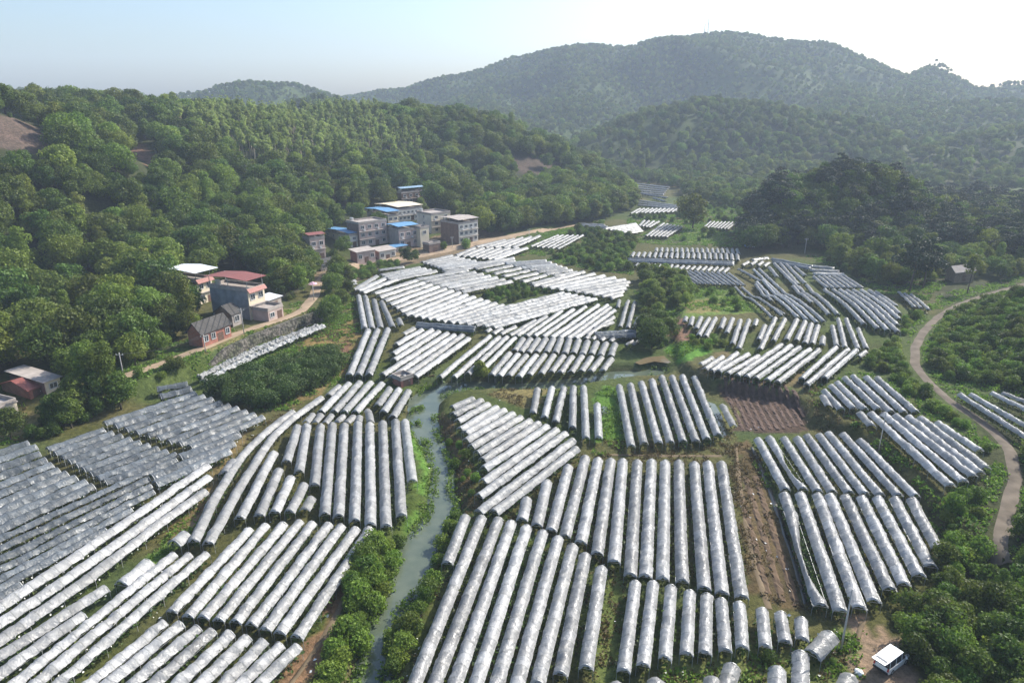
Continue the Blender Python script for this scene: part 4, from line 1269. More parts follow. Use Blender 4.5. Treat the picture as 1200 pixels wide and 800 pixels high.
house('village_house', 'white gabled house under a long blue metal canopy at the village edge', (410, 290), 421, 381, 277, 2, 1, front='whitewall', side='whitewall', roof='canopy', roofm='bluemetal', rh=1.2, scols=4, group=VILG)
house('village_house', 'narrow pink two storey house with red canopy at the village end', (365, 305), 382, 357, 281, 2, 2, front='pinkwall', side='concrete', roof='canopy', roofm='redmetal', rh=1.6, group=VILG)
house('outbuilding', 'low pale outbuilding with corrugated roof facing the village road', (445, 306), 464, 436, 295, 1, 3, front='whitewall', side='pinkwall', roof='shed', roofm='concrete', rh=.8, ledge=False, group=VILG, cat='outbuilding')
house('outbuilding', 'low pink brick outbuilding under the pinkish brown house', (419, 309), 440, 411, 296, 1, 3, front='pinkwall', side='brick', roof='shed', roofm='concrete', rh=.7, ledge=False, group=VILG, cat='outbuilding')
house('shed', 'dark brick shed between the cream block and the road', (503, 297), 516, 496, 287, 1, 1, front='brownbrick', side='brownbrick', roof='parapet', ledge=False, group=VILG, cat='shed')
house('shed', 'small shelter with flat blue roof on the village forecourt', (462, 296), 477, 455, 290, 1, 1, front='concrete', side='concrete', roof='shed', roofm='bluemetal', rh=.3, ledge=False, group=VILG, cat='shed')
house('shed', 'row of dim shacks with patched roof below the narrow pink house', (376, 318), 398, 369, 309, 1, 3, front='concrete', side='brownbrick', roof='shed', roofm='oldtile', rh=.7, ledge=False, group=VILG, cat='shed')
house('hut', 'weathered wooden hut with dull gabled roof beneath the tall slim tree', (1117, 331), 1140, 1112, 319, 1, 1, d=(.92, .38), front='wood', side='wood', roof='gable', roofm='concrete', rh=1.8, ledge=False, group=None, cat='hut')
house('pump_hut', 'tiny red brick pump hut at the river bend', (470, 454), 475.5, 465.5, 447, 1, 1, d=(.7, .7), front='brick', side='brick', roof='parapet', ledge=False, cat='hut')
house('hut', 'tiny white hut alone in the hillside forest', (283, 200), 288, 279, 195, 1, 1, front='whitewall', side='whitewall', roof='shed', roofm='zinc', rh=.8, ledge=False, cat='hut')

# stone embankment wall under the lower road
def wall_strip(pts_px, name, label, cat, h0, h1, th, m):
    P = [plane(u, v, 0.6) for u, v in pts_px]
    path = []
    for a, b in zip(P[:-1], P[1:]):
        L = np.linalg.norm(b - a)
        path += [a + (b - a) * t for t in np.linspace(0, 1, max(2, int(L / 1.5)), endpoint=False)]
    path = np.array(path + [P[-1]])
    tg = np.gradient(path, axis=0); tg /= np.linalg.norm(tg, axis=1, keepdims=True)
    nn = np.stack([tg[:, 1], -tg[:, 0]], 1)
    n = len(path)
    rows = []
    for off, z in ((1.0, h0 - .8), (.9, h0), (.6, (h0 + h1) / 2), (0.3, h1), (-th, h1 + .02), (-th, h0 - .8)):
        j = rng.normal(0, .12, n)
        xy = path + nn * (off + j)[:, None]
        tp = np.clip(np.minimum(np.arange(n), n - 1 - np.arange(n)) / (n * .18), 0, 1)[:, None]
        rows.append(np.concatenate([xy, -.4 + (z + .4) * (.25 + .75 * tp) + rng.normal(0, .04, (n, 1))], 1))
    V = np.array(rows)
    K = len(rows)
    q = [[j * n + i, (j + 1) * n + i, (j + 1) * n + i + 1, j * n + i + 1] for j in range(K - 1) for i in range(n - 1)]
    o = mk(name, V.reshape(-1, 3), np.array(q), m)
    tag(o, label, cat)
wall_strip([(222, 440), (250, 427), (300, 402), (345, 384), (374, 374), (384, 360)], 'retaining_wall', 'dark rubble stone embankment wall below the lower village road', 'wall', 0, 3.0, .5, M['stone'])
# broken plastic along the foot of that wall
for k, row in enumerate([[(233, 441), (300, 408), (372, 381)], [(238, 446), (304, 413), (379, 382)]]):
    t = dict(b=dict(sag=.12, film='white', bags=False), path=np.array([hit0(*p, 1.6) for p in row]), w=1.7, dist=180, i=0, n=1)
    V, Fq, G = cover_geom(t, True)
    V[:, 2] += rng.normal(0, .12, len(V))
    o3 = np.array([*t['path'][1][:2], 0])
    e = empty('polytunnel', o3)
    tag(e, ['crumpled white polytunnel close under the stone embankment wall', 'crumpled white polytunnel on the field side of the wall foot'][k], 'polytunnel')
    mk('plastic_cover', V - o3, Fq, M['white'], e, attrs={'hoop': ('FLOAT', 'POINT', G['hoop'])})
    v, f = vine_geom(t, G, 14)
    mk('vine_leaves', v - o3, f, M['vine'], e, attrs={'tint': ('FLOAT', 'POINT', tint(len(f)))})

# ------------------------------------------------------------------ poles and wires
POLES = {}
def pole(key, u, v, vt, label, arm=True, r=.13):
    k = hit(u, v)
    h = solve(lambda s: -float(project(k[:1], k[1:2], np.array([k[2] + s]))[1][0]), -vt, 1.5, 14)
    e = empty('utility_pole', k)
    tag(e, label, 'utility pole', 'concrete utility poles')
    mb = MB(); mb.tube([(0, 0, -.6), (0, 0, h)], r, r * .6, 8); mb.build('post', M['pole'], e, smooth=True)
    if arm:
        a = MB(); a.box((0, 0, h - .5), (1.5, .1, .12)); ar = a.build('crossarm', M['steel'], e)
        for x in (-.65, 0, .65):
            i = MB(); i.tube([(x, 0, h - .44), (x, 0, h - .22)], .05, .04, 6); i.build('insulator', M['lamp_clear'], ar)
    POLES[key] = k + np.array([0, 0, h])
pole('a', 1030, 527, 480, 'tall slim pole between the two tunnel terraces', False, .1)
pole('b', 985, 763, 690, 'slim pole standing beside the short tilted tunnel near the van', False, .12)
pole('c', 286, 391, 361, 'utility pole in front of the grey cement house')
pole('d', 241, 412, 392, 'utility pole before the red brick house')
pole('e', 146, 447, 413, 'utility pole by the tall narrow trees')
pole('f', 943, 297, 279, 'lone pole at the foot of the dark wooded knoll')
pole('g', 530, 291, 277, 'utility pole beside the three storey white fronted house')
pole('h', 470, 327, 316, 'short post between packed fields below the village', False, .1)
pole('i', 368, 352, 330, 'utility pole where the road enters the village')
pole('j', 620, 281, 268, 'utility pole at the road beyond the village')
def wires(a, b, label):
    e = MB()
    A, B = POLES[a], POLES[b]
    dvec = unit((B - A)[:2]); nn = np.array([dvec[1], -dvec[0]])
    for x in (-.6, 0, .6):
        pts = []
        for t in np.linspace(0, 1, 13):
            p = A + (B - A) * t
            pts.append([p[0] + nn[0] * x, p[1] + nn[1] * x, p[2] - .25 - 4 * t * (1 - t) * .9])
        e.tube(pts, .022, n=3)
    o = e.build('power_line', M['wire'])
    tag(o, label, 'wires')
wires('e', 'd', 'sagging wires from the tall narrow trees to the brick house pole')
wires('d', 'c', 'sagging wires between the brick house and grey house poles')
wires('c', 'i', 'sagging wires from the grey house pole towards the village')

# ------------------------------------------------------------------ van
def van():
    k = hit(1044, 778)
    hd = math.radians(90 - 57)                       # heading, away and to the right
    e = empty('van', k + np.array([0, 0, .02]), hd)
    tag(e, 'white minivan with raised tailgate parked on the dirt lot', 'van')
    L2, Wd = 2.05, 1.66
    # body shell: outline along x, run across y, cabin narrowed
    low = [(-L2, .35), (-L2 - .03, .62), (-L2 + .02, .98), (1.15, .98), (1.75, .86), (2.02, .62), (2.05, .34), (1.6, .26), (-1.7, .26)]
    b = MB(); b.prism(low, -Wd / 2, Wd / 2); b.build('body', M['vanwhite'], e)
    cab_b = [(-L2 + .03, .985), (1.12, .985)]
    hw0, hw1 = Wd / 2 - .03, Wd / 2 - .15
    V = [[-L2 + .04, -hw0, .98], [1.14, -hw0, .98], [1.14, hw0, .98], [-L2 + .04, hw0, .98], [-1.9, -hw1, 1.78], [.45, -hw1, 1.78], [.45, hw1, 1.78], [-1.9, hw1, 1.78]]
    c = MB(); c.add(V, [[0, 1, 5, 4], [1, 2, 6, 5], [2, 3, 7, 6], [3, 0, 4, 7], [0, 3, 2, 1], [4, 5, 6, 7]]); c.build('cabin', M['black'], e)
    r = MB(); r.box((-.72, 0, 1.82), (2.5, 1.42, .09)); r.box((-.72, 0, 1.88), (2.2, 1.2, .05)); r.build('roof_panel', M['vanwhite'], e)
    for y in (-.5, .5):
        rr = MB(); rr.tube([(-1.6, y * 1.2, 1.93), (.2, y * 1.2, 1.93)], .025, n=5); rr.build('roof_rail', M['steel'], e)
    for s in (-1, 1):
        p = MB()
        for x0, x1 in ((-1.92, -1.86), (-.78, -.70), (.30, .37)):
            z0, z1 = .97, 1.8
            p.add([[x0 - .06, s * (hw0 + .012), z0], [x1 - .02, s * (hw0 + .012), z0], [x1 + .02, s * (hw1 + .012), z1], [x0 + .02, s * (hw1 + .012), z1],
                   [x0 - .06, s * (hw0 - .03), z0], [x1 - .02, s * (hw0 - .03), z0], [x1 + .02, s * (hw1 - .03), z1], [x0 + .02, s * (hw1 - .03), z1]],
                  [[0, 1, 2, 3], [7, 6, 5, 4], [0, 4, 5, 1], [1, 5, 6, 2], [2, 6, 7, 3], [3, 7, 4, 0]])
        p.build('pillars', M['vanwhite'], e)
        for x0, x1 in ((-1.80, -.84), (-.64, .26)):
            z0, z1 = 1.04, 1.7
            def yy(z): return s * (hw0 + (hw1 - hw0) * (z - .98) / .8 + .008)
            w = MB(); w.add([[x0, yy(z0), z0], [x1, yy(z0), z0], [x1 - .02, yy(z1), z1], [x0 + .02, yy(z1), z1]], [[0, 1, 2, 3]] if s < 0 else [[3, 2, 1, 0]])
            w.build('side_window', M['glass'], e)
        dr = MB(); dr.box((-.05, s * (Wd / 2 + .008), .66), (1.0, .02, .58)); d_ = dr.build('door', M['vanwhite'], e)
        h = MB(); h.box((-.42, s * (Wd / 2 + .035), .84), (.18, .04, .05)); h.build('handle', M['steel'], d_)
        hl_ = MB(); hl_.box((1.98, s * .6, .66), (.14, .34, .16)); hl_.build('headlight', M['lamp_clear'], e)
        tl_ = MB(); tl_.box((-L2 - .02, s * .72, .82), (.08, .16, .34)); tl_.build('tail_light', M['lamp_red'], e)
        m_ = MB(); m_.box((.9, s * (Wd / 2 + .12), 1.08), (.10, .22, .16)); m_.build('wing_mirror', M['vanwhite'], e)
        for x in (-1.3, 1.25):
            t = MB(); t.tube([(x, s * (Wd / 2 - .17), .30), (x, s * (Wd / 2 + .015), .30)], .31, n=18); ty = t.build('wheel', M['rubber'], e)
            q = MB(); q.tube([(x, s * (Wd / 2 + .016), .30), (x, s * (Wd / 2 + .03), .30)], .18, n=12); q.build('rim', M['steel'], ty)
    ws = MB(); ws.add([[1.15, -.68, 1.02], [1.15, .68, 1.02], [.49, .60, 1.72], [.49, -.60, 1.72]], [[0, 1, 2, 3]]); ws.build('windscreen', M['glass'], e)
    bp = MB(); bp.box((-L2 - .06, 0, .42), (.14, Wd - .1, .22)); bp.build('rear_bumper', M['black'], e)
    # raised tailgate, hinged at the roof's rear edge, its window a slot of glass
    g = MB()
    a = math.radians(14)
    x0, z0 = -1.95, 1.83
    x1, z1 = x0 - 1.05 * math.cos(a), z0 + 1.05 * math.sin(a) * .4
    def slab(xa, za, xb, zb, y0, y1, th):
        return [[xa, y0, za], [xb, y0, zb], [xb, y1, zb], [xa, y1, za], [xa, y0, za - th], [xb, y0, zb - th], [xb, y1, zb - th], [xa, y1, za - th]]
    g.add(slab(x0, z0, x1, z1, -.70, .70, .06), [[0, 1, 2, 3][::-1], [4, 5, 6, 7], [0, 1, 5, 4], [1, 2, 6, 5], [2, 3, 7, 6], [3, 0, 4, 7]])
    tg = g.build('tailgate', M['vanwhite'], e)
    xa, xb = x0 - .18, x0 - .52
    za, zb = z0 + (z1 - z0) * .18 / 1.02 + .012, z0 + (z1 - z0) * .52 / 1.02 + .012
    q = MB(); q.add(slab(xa, za, xb, zb, -.58, .58, .03), [[0, 1, 2, 3][::-1], [4, 5, 6, 7], [0, 1, 5, 4], [1, 2, 6, 5], [2, 3, 7, 6], [3, 0, 4, 7]])
    q.build('rear_window', M['glass'], tg)
    for s in (-.6, .6):
        st = MB(); st.tube([(-2.0, s, 1.2), (-2.45, s, 1.82)], .02, n=4); st.build('gas_strut', M['steel'], tg)
    return e
van()
def small_truck():
    k = hit(878, 291)
    e = empty('small_truck', k, math.radians(20))
    tag(e, 'tiny white and blue truck parked at the foot of the wooded knoll', 'truck')
    b = MB(); b.box((-.6, 0, 1.0), (2.6, 1.7, .35)); b.box((-.6, .83, 1.35), (2.6, .05, .4)); b.box((-.6, -.83, 1.35), (2.6, .05, .4)); b.build('cargo_bed', M['bluemetal'], e)
    c = MB(); c.prism([(.75, .5), (.75, 1.95), (1.5, 1.95), (1.95, 1.2), (2.0, .5)], -.8, .8); c.build('cab', M['vanwhite'], e)
    w = MB(); w.add([[1.56, -.7, 1.88], [1.56, .7, 1.88], [1.94, .7, 1.26], [1.94, -.7, 1.26]], [[3, 2, 1, 0]]); w.build('windscreen', M['glass'], e)
    for s in (-1, 1):
        for x in (-1.2, 1.3):
            t = MB(); t.tube([(x, s * .6, .36), (x, s * .85, .36)], .36, n=12); t.build('wheel', M['rubber'], e)
small_truck()
k = hit(367, 341)
e = empty('parasol', k); tag(e, 'pink parasol open beside the road below the village', 'parasol')
V = [[0, 0, 2.9]] + [[1.5 * math.cos(a), 1.5 * math.sin(a), 2.3] for a in np.linspace(0, 2 * math.pi, 9)[:-1]]
V2 = [[x, y, z - .05] for x, y, z in V]
MB().add(V + V2, [[0, i + 1, (i + 1) % 8 + 1] for i in range(8)] + [[9, (i + 1) % 8 + 10, i + 10] for i in range(8)] + [[i + 1, i + 10, (i + 1) % 8 + 10, (i + 1) % 8 + 1] for i in range(8)]).build('canopy', M['pinkcloth'], e)
pp = MB(); pp.tube([(0, 0, -.2), (0, 0, 2.85)], .04, n=6); pp.build('pole', M['steel'], e)
for (u, v, lab) in ((1006, 789, 'crumpled white sack on the dirt beside the cut-off tunnel'),):
    k = hit(u, v)
    import bmesh
    bm = bmesh.new(); bmesh.ops.create_icosphere(bm, subdivisions=3, radius=.42)
    for q in bm.verts:
        q.co.z *= .7; q.co *= 1 + .22 * float(noise(np.array([q.co.x * 9]), np.array([q.co.y * 9 + q.co.z * 5]), 1.3, 3)[0]) * 2 - .2
    me = bpy.data.meshes.new('sack'); bm.to_mesh(me); bm.free(); me.materials.append(M['bag'])
    o = bpy.data.objects.new('sack', me); COL.objects.link(o); o.location = (k[0], k[1], k[2] + .22); tag(o, lab, 'sack')
for i, (u, v, h, lab) in enumerate(((829, 44, 30, 'taller thin radio mast on the mountain summit'), (825, 45, 22, 'shorter thin radio mast beside the taller mast'))):
    p = P3(u, v, 1405); z = float(hfun(p[:1], p[1:2])[0])
    e = empty('radio_mast', (p[0], p[1], z)); tag(e, lab, 'mast', 'radio masts on the summit')
    mb = MB()
    for a in (0, 2.1, 4.2):
        mb.tube([(1.1 * math.cos(a), 1.1 * math.sin(a), -1), (.25 * math.cos(a), .25 * math.sin(a), h)], .22, n=4)
    for zz in np.arange(1, h, 2.0):
        r = 1.1 - .85 * zz / h
        q = [(r * math.cos(a), r * math.sin(a), zz + (1 if j % 2 else 0)) for j, a in enumerate((0, 2.1, 4.2, 6.28))]
        mb.tube(q, .09, n=3)
    mb.build('lattice', M['wire'], e)
    am = MB(); am.tube([(0, 0, h), (0, 0, h + 5)], .12, n=4); am.build('antenna', M['wire'], e)

# ------------------------------------------------------------------ trees: one mesh per kind of crown and trunk
def crown_mesh(seed, H, base_h, Rx, lobes, lobe_r, n, size, top=0.75, layered=0.0, core=.25):
    g = np.random.default_rng(seed)
    C, r = [], []
    for i in range(lobes):
        a = i * 2.4 + g.uniform(-.5, .5)
        t = (i + .5) / lobes
        z = base_h + (H - base_h) * (.12 + .76 * t)
        env = math.sin(math.pi * min(1, .22 + .70 * t)) ** .8 if top > .5 else (1 - .85 * t)
        d = Rx * env * g.uniform(.25, .8)
        C.append([d * math.cos(a), d * math.sin(a), z + g.uniform(-.06, .06) * H])
        r.append(lobe_r * g.uniform(.5, 1.35) * (.65 + .5 * env))
    C, r = np.array(C), np.array(r)
    w = r ** 2 / np.sum(r ** 2)
    k = g.choice(lobes, n * 2, p=w)
    d = g.normal(0, 1, (n * 2, 3)); d[:, 2] = d[:, 2] * .85 + .25
    d /= np.linalg.norm(d, axis=1, keepdims=True)
    rad = r[k] * np.where(g.random(n * 2) < core, g.uniform(.3, .85, n * 2), g.normal(1.0, .13, n * 2))
    P = C[k] + d * rad[:, None] * np.array([1, 1, .8 - layered * .5])
    deep = np.zeros(len(P), bool)
    for j in range(lobes):
        deep |= (np.linalg.norm((P - C[j]) / np.array([1, 1, .8 - layered * .5]), axis=1) < r[j] * .62) & (k != j)
    P, d = P[~deep][:n], d[~deep][:n]
    nr = d + g.normal(0, .46, d.shape)
    V, Fq = leaf_quads(P, size * g.uniform(.6, 1.5, len(P)), nr, rg=g)
    tn = np.repeat(np.clip(g.normal(.5, .22, len(P)) , 0, 1), 4)
    return V, Fq, tn, C

def trunk_mb(seed, H, base_h, r, C, n=7, limbs=5):
    g = np.random.default_rng(seed)
    mb = MB()
    j = lambda s: g.uniform(-s, s)
    top = np.array([j(.3), j(.3), base_h + (H - base_h) * .55])
    pts = [np.array([0, 0, -.8]), np.array([j(.1), j(.1), base_h * .5]), np.array([j(.25), j(.25), base_h]), top]
    mb.tube(pts, r, r * .35, n)
    for i in range(min(limbs, len(C))):
        c = C[(i * 2) % len(C)]
        s = pts[2] * (1 - i / 8) + top * (i / 8)
        mid = (s + c) / 2 + np.array([0, 0, .25])
        mb.tube([s, mid, c], r * .4, r * .12, 4)
    return mb

KIND = {}
def kind(key, names, H, crown, trunk, leaf, bark='bark', cat='tree'):
    V, Fq, tn, C = crown_mesh(**crown)
    KIND[key] = dict(V=V, F=Fq, tn=tn, C=C, trunk=trunk, leaf=leaf, bark=bark, H=H, names=names, cat=cat, proto=None)
for i, (lf, sd) in enumerate((('leaf_dark', 3), ('leaf_dark', 11), ('leaf_mid', 23), ('leaf_mid', 31), ('leaf_light', 47))):
    H = (10.5, 9.0, 10.0, 8.5, 9.5)[i]
    Rx = (4.6, 4.0, 4.2, 4.4, 4.0)[i]
    kind('broad%d' % i, ('broadleaf_tree', ('dark dense broad', 'dark rounded', 'mid green broad', 'mid green spreading', 'pale green loose')[i]), H,
         dict(seed=sd, H=H, base_h=2.2, Rx=Rx, lobes=(13, 17, 11, 20, 15)[i], lobe_r=(1.9, 1.45, 2.0, 1.35, 1.5)[i], n=3000, size=(.52, .44, .5, .46, .5)[i], top=(.75, .75, .75, .4, .75)[i]), dict(seed=sd, H=H, base_h=2.4, r=.26), lf)
kind('poplar', ('columnar_tree', 'tall narrow columnar'), 15, dict(seed=5, H=15, base_h=1.2, Rx=1.7, lobes=18, lobe_r=1.25, n=2600, size=.42), dict(seed=5, H=14, base_h=1.5, r=.2), 'leaf_mid')
kind('euc', ('eucalyptus_tree', 'slender pale stemmed'), 13, dict(seed=8, H=13, base_h=7.2, Rx=1.5, lobes=10, lobe_r=.85, n=900, size=.42, core=.4), dict(seed=8, H=13, base_h=8, r=.23), 'leaf_euc', 'bark_pale')
kind('pine', ('pine_tree', 'dark layered'), 14, dict(seed=9, H=14, base_h=4.5, Rx=5.0, lobes=16, lobe_r=1.9, n=2600, size=.5, layered=.7), dict(seed=9, H=13, base_h=6.0, r=.28), 'leaf_pine')
kind('citrus', ('citrus_tree', 'dense round dark'), 3.6, dict(seed=12, H=3.6, base_h=.5, Rx=1.35, lobes=9, lobe_r=.95, n=1500, size=.26), dict(seed=12, H=3, base_h=.7, r=.1), 'leaf_citrus', cat='orchard tree')
kind('bamboo', ('bamboo_clump', 'feathery pale green'), 9.5, dict(seed=15, H=9.5, base_h=.8, Rx=2.8, lobes=20, lobe_r=1.0, n=2600, size=.44, core=.4), dict(seed=15, H=9, base_h=1, r=.14), 'leaf_bamboo', cat='bamboo')
kind('shrub0', ('shrub', 'dark green leafy'), 2.6, dict(seed=17, H=2.6, base_h=.1, Rx=1.3, lobes=9, lobe_r=.75, n=1400, size=.24, core=.35), dict(seed=17, H=2, base_h=.3, r=.06), 'leaf_shrub', cat='shrub')
kind('shrub1', ('shrub', 'bright green leafy'), 2.2, dict(seed=19, H=2.2, base_h=.1, Rx=1.4, lobes=8, lobe_r=.70, n=1200, size=.26, core=.35), dict(seed=19, H=2, base_h=.3, r=.06), 'leaf_light', cat='shrub')
kind('shrub2', ('shrub', 'wide tangled dark'), 3.0, dict(seed=21, H=3.0, base_h=.1, Rx=1.8, lobes=12, lobe_r=.85, n=1800, size=.25, core=.35), dict(seed=21, H=2, base_h=.3, r=.07), 'leaf_dark', cat='shrub')
kind('slim', ('slim_tree', 'tall slim bare stemmed'), 12, dict(seed=25, H=12, base_h=6.0, Rx=2.0, lobes=8, lobe_r=1.2, n=1000, size=.45, core=.4), dict(seed=25, H=12, base_h=7, r=.16), 'leaf_light')

BROAD = ['broad0', 'broad1', 'broad2', 'broad3', 'broad4']
TREES = []      # x, y, z, scale, rot, kind, zone phrase
def ok_spot(X, Y, dtun, droad, driver=1.5):
    k = (rget(ras_t, X, Y) > dtun) & (rget(ras_r, X, Y) > droad)
    rd = np.full(X.shape, 99.0)
    m = (np.abs(X) < 160) & (Y > 30) & (Y < 190)
    if m.any():
        rd[m] = -sdist(X[m], Y[m], RIVER)
    k &= rd > driver
    for (kk, d, n, L, W) in HOUSES:
        a = (X - kk[0]) * d[0] + (Y - kk[1]) * d[1]
        b = -((X - kk[0]) * n[0] + (Y - kk[1]) * n[1])
        front = 6.0 if W > 5 else 3
        k &= ~((a > -2.2) & (a < L + 2.2) & (b > -front) & (b < W + 2.2))
    return k
zr = np.random.default_rng(99)
def zone(phrase, poly, spacing, kinds, sc=(.8, 1.2), box=(-340, 340, 48, 720), dtun=3.2, droad=3.5, outside=False, prob=1.0, minhill=None, holes=(), driver=1.5, jit=.42):
    x0, x1, y0, y1 = box
    A, B = np.meshgrid(np.arange(x0, x1, spacing), np.arange(y0, y1, spacing), indexing='ij')
    X, Y = A.ravel() + zr.uniform(-jit, jit, A.size) * spacing, B.ravel() + zr.uniform(-jit, jit, A.size) * spacing
    X[(np.round(B.ravel() / spacing) % 2) == 1] += spacing * .5
    Z = hfun(X, Y)
    u, v, d = project(X, Y, Z)
    k = (d > 15) & inside(u, v, poly) & ok_spot(X, Y, dtun, droad, driver) & (zr.random(len(X)) < prob)
    if minhill is not None:
        k &= hills(X, Y) > minhill
    for h in holes:
        k &= ~inside(u, v, h)
    p = np.array([q[1] for q in kinds], float); p /= p.sum()
    for i in np.nonzero(k)[0]:
        kk = kinds[zr.choice(len(kinds), p=p)][0]
        TREES.append([X[i], Y[i], Z[i] - .1, zr.uniform(*sc), zr.uniform(0, 6.28), kk, phrase])
def one(phrase, u, v, kk, sc):
    p = hit(u, v)
    TREES.append([p[0], p[1], p[2] - .1, sc, zr.uniform(0, 6.28), kk, phrase])

MIX = [('broad0', 3), ('broad1', 2.4), ('broad2', 2.6), ('broad3', 2.2), ('broad4', 1.2), ('bamboo', .7), ('slim', .5), ('poplar', .35), ('shrub0', 1.2), ('shrub1', .6)]
DARK = [('broad0', 3), ('broad1', 2), ('pine', 2), ('broad2', .5)]
BARE = [[(-80, 122), (20, 142), (76, 166), (80, 186), (70, 206), (0, 206), (-80, 200)], [(148, 160), (170, 168), (194, 194), (194, 218), (172, 218), (150, 190)], [(590, 184), (625, 186), (658, 194), (668, 208), (660, 216), (606, 214)]]
EUC = [(205, 152), (300, 134), (440, 140), (505, 175), (480, 205), (400, 200), (300, 208), (240, 180)]
FOREST = [(-900, 100), (0, 60), (330, 90), (420, 100), (560, 105), (640, 150), (735, 222), (745, 240), (688, 262), (640, 272), (562, 281), (545, 262), (500, 248), (500, 226), (465, 226), (440, 240), (405, 262), (382, 280), (360, 300), (352, 330), (330, 345), (300, 322), (262, 320),
          (232, 340), (222, 360), (228, 398), (205, 418), (172, 430), (150, 448), (130, 452), (60, 478), (0, 486), (-900, 560)]
zone('forest hillside left of the village', FOREST, 5.7, MIX, (.55, 1.45), (-420, 130, 100, 640), holes=BARE + [EUC], droad=4)
zone('eucalyptus slope behind the village', EUC, 4.6, [('euc', 8), ('broad4', 1)], (.8, 1.3), (-330, 60, 250, 620), minhill=5, jit=.75)
zone('bamboo thicket right of the village', [(600, 236), (735, 232), (745, 246), (690, 262), (640, 273), (575, 280)], 5.0, [('bamboo', 2), ('broad0', 1.5), ('broad2', 1)], (.9, 1.3), (-60, 80, 300, 480))
zone('scrub between the packed field and far plots', [(640, 302), (662, 276), (700, 264), (742, 273), (745, 290), (732, 306), (742, 322), (690, 316)], 4.0, [('shrub0', 3), ('shrub2', 2.5), ('shrub1', 1.5)], (.7, 1.3), (-60, 80, 230, 420), dtun=2.5)
zone('dark crop plot between the packed fields', [(545, 345), (592, 330), (650, 334), (660, 338), (590, 357)], 2.6, [('shrub2', 2), ('shrub0', 2)], (.5, .75), (-60, 40, 190, 290), dtun=1.6)
zone('dark wooded knoll', [(872, 300), (876, 266), (905, 215), (1000, 190), (1100, 215), (1200, 235), (1350, 235), (1350, 300), (1200, 318), (1130, 300), (1060, 300), (960, 296), (930, 290)], 4.8, DARK, (.8, 1.15), (70, 300, 230, 430), dtun=4)
zone('wooded strip behind the wooden hut', [(1040, 300), (1350, 285), (1350, 315), (1200, 328), (1140, 330), (1100, 334), (1060, 336)], 4.6, MIX, (.55, .8), (80, 300, 200, 320), dtun=4, droad=5)
zone('shady bank between knoll and tunnels', [(960, 300), (1060, 306), (1060, 335), (1030, 335), (995, 322)], 3.2, [('shrub0', 2), ('shrub2', 2), ('broad3', .8), ('broad2', .5)], (.7, 1.2), (80, 220, 200, 320), dtun=2.5)
zone('thicket right of the winding road', [(1082, 425), (1092, 388), (1125, 366), (1200, 345), (1330, 330), (1330, 470), (1240, 470), (1170, 452), (1120, 452), (1094, 436)], 2.3, [('shrub0', 3), ('shrub2', 2), ('shrub1', 1.2)], (.75, 1.25), (60, 190, 120, 230), dtun=2.5, droad=3.0)
zone('hedge left of the winding road', [(1000, 430), (1040, 405), (1060, 372), (1088, 362), (1076, 388), (1068, 410), (1070, 430), (1085, 452), (1115, 476), (1150, 500), (1172, 520), (1182, 545), (1176, 590), (1165, 640), (1110, 660), (1105, 600), (1162, 545), (1152, 520), (1100, 485), (1080, 478), (1040, 440)],
     2.1, [('shrub0', 3), ('shrub1', 2), ('shrub2', 1)], (.5, .95), (40, 150, 75, 200), dtun=1.9, droad=3.0)
zone('overgrown slope at the bottom right corner', [(1010, 700), (1060, 680), (1100, 655), (1165, 640), (1330, 600), (1400, 860), (1085, 860), (1080, 790), (1062, 755), (1040, 722)], 2.1, [('shrub0', 3), ('shrub1', 1.6), ('shrub2', 2.2)], (.6, 1.35), (28, 130, 44, 100), dtun=1.6, droad=2.2, driver=1)
zone('slope between road and right edge', [(1165, 520), (1240, 500), (1400, 480), (1400, 640), (1200, 640), (1196, 560), (1200, 545)], 2.6, [('shrub0', 3), ('shrub2', 3), ('shrub1', 1)], (.8, 1.5), (50, 150, 70, 150), droad=2.6, dtun=2.5)
zone('citrus orchard on the left', [(240, 470), (264, 456), (302, 440), (352, 427), (392, 420), (402, 430), (396, 446), (350, 470), (330, 480), (290, 484), (262, 476)], 2.9, [('citrus', 1)], (.95, 1.25), (-110, -20, 120, 190), dtun=2.2, jit=.2)
zone('trees in front of the village end', [(372, 345), (385, 320), (402, 318), (418, 330), (412, 362), (392, 390), (376, 384)], 4.2, [('broad1', 2), ('broad2', 2), ('shrub2', 1)], (.5, .85), (-120, -40, 160, 280), dtun=2.5)
zone('green garden below the village wall', [(408, 318), (450, 309), (470, 312), (445, 322), (412, 332)], 2.6, [('shrub0', 2), ('shrub1', 2)], (.7, 1.1), (-90, -30, 210, 290), dtun=1.6)
zone('clipped hedge beside the stream', [(590, 444), (640, 440), (690, 434), (715, 428), (714, 433), (690, 440), (640, 448), (596, 452)], 2.1, [('shrub2', 3), ('shrub0', 2)], (.6, 1.0), (-10, 40, 125, 160), dtun=1.2, droad=2, driver=-.6)
zone('trees at the stream mouth', [(528, 452), (540, 432), (585, 430), (588, 446), (560, 452)], 2.8, [('broad3', 1), ('broad2', 1), ('shrub0', 2)], (.45, .65), (-30, 10, 125, 160), dtun=1.2, driver=-.5)
zone('bushy left river bank', [(408, 640), (432, 640), (470, 640), (462, 680), (448, 708), (436, 728), (430, 765), (414, 800), (360, 830), (385, 770), (404, 740), (400, 700), (408, 660)], 1.45, [('shrub0', 2), ('shrub1', 3)], (.55, 1.15), (-45, -5, 48, 100), dtun=1.2, driver=.0)
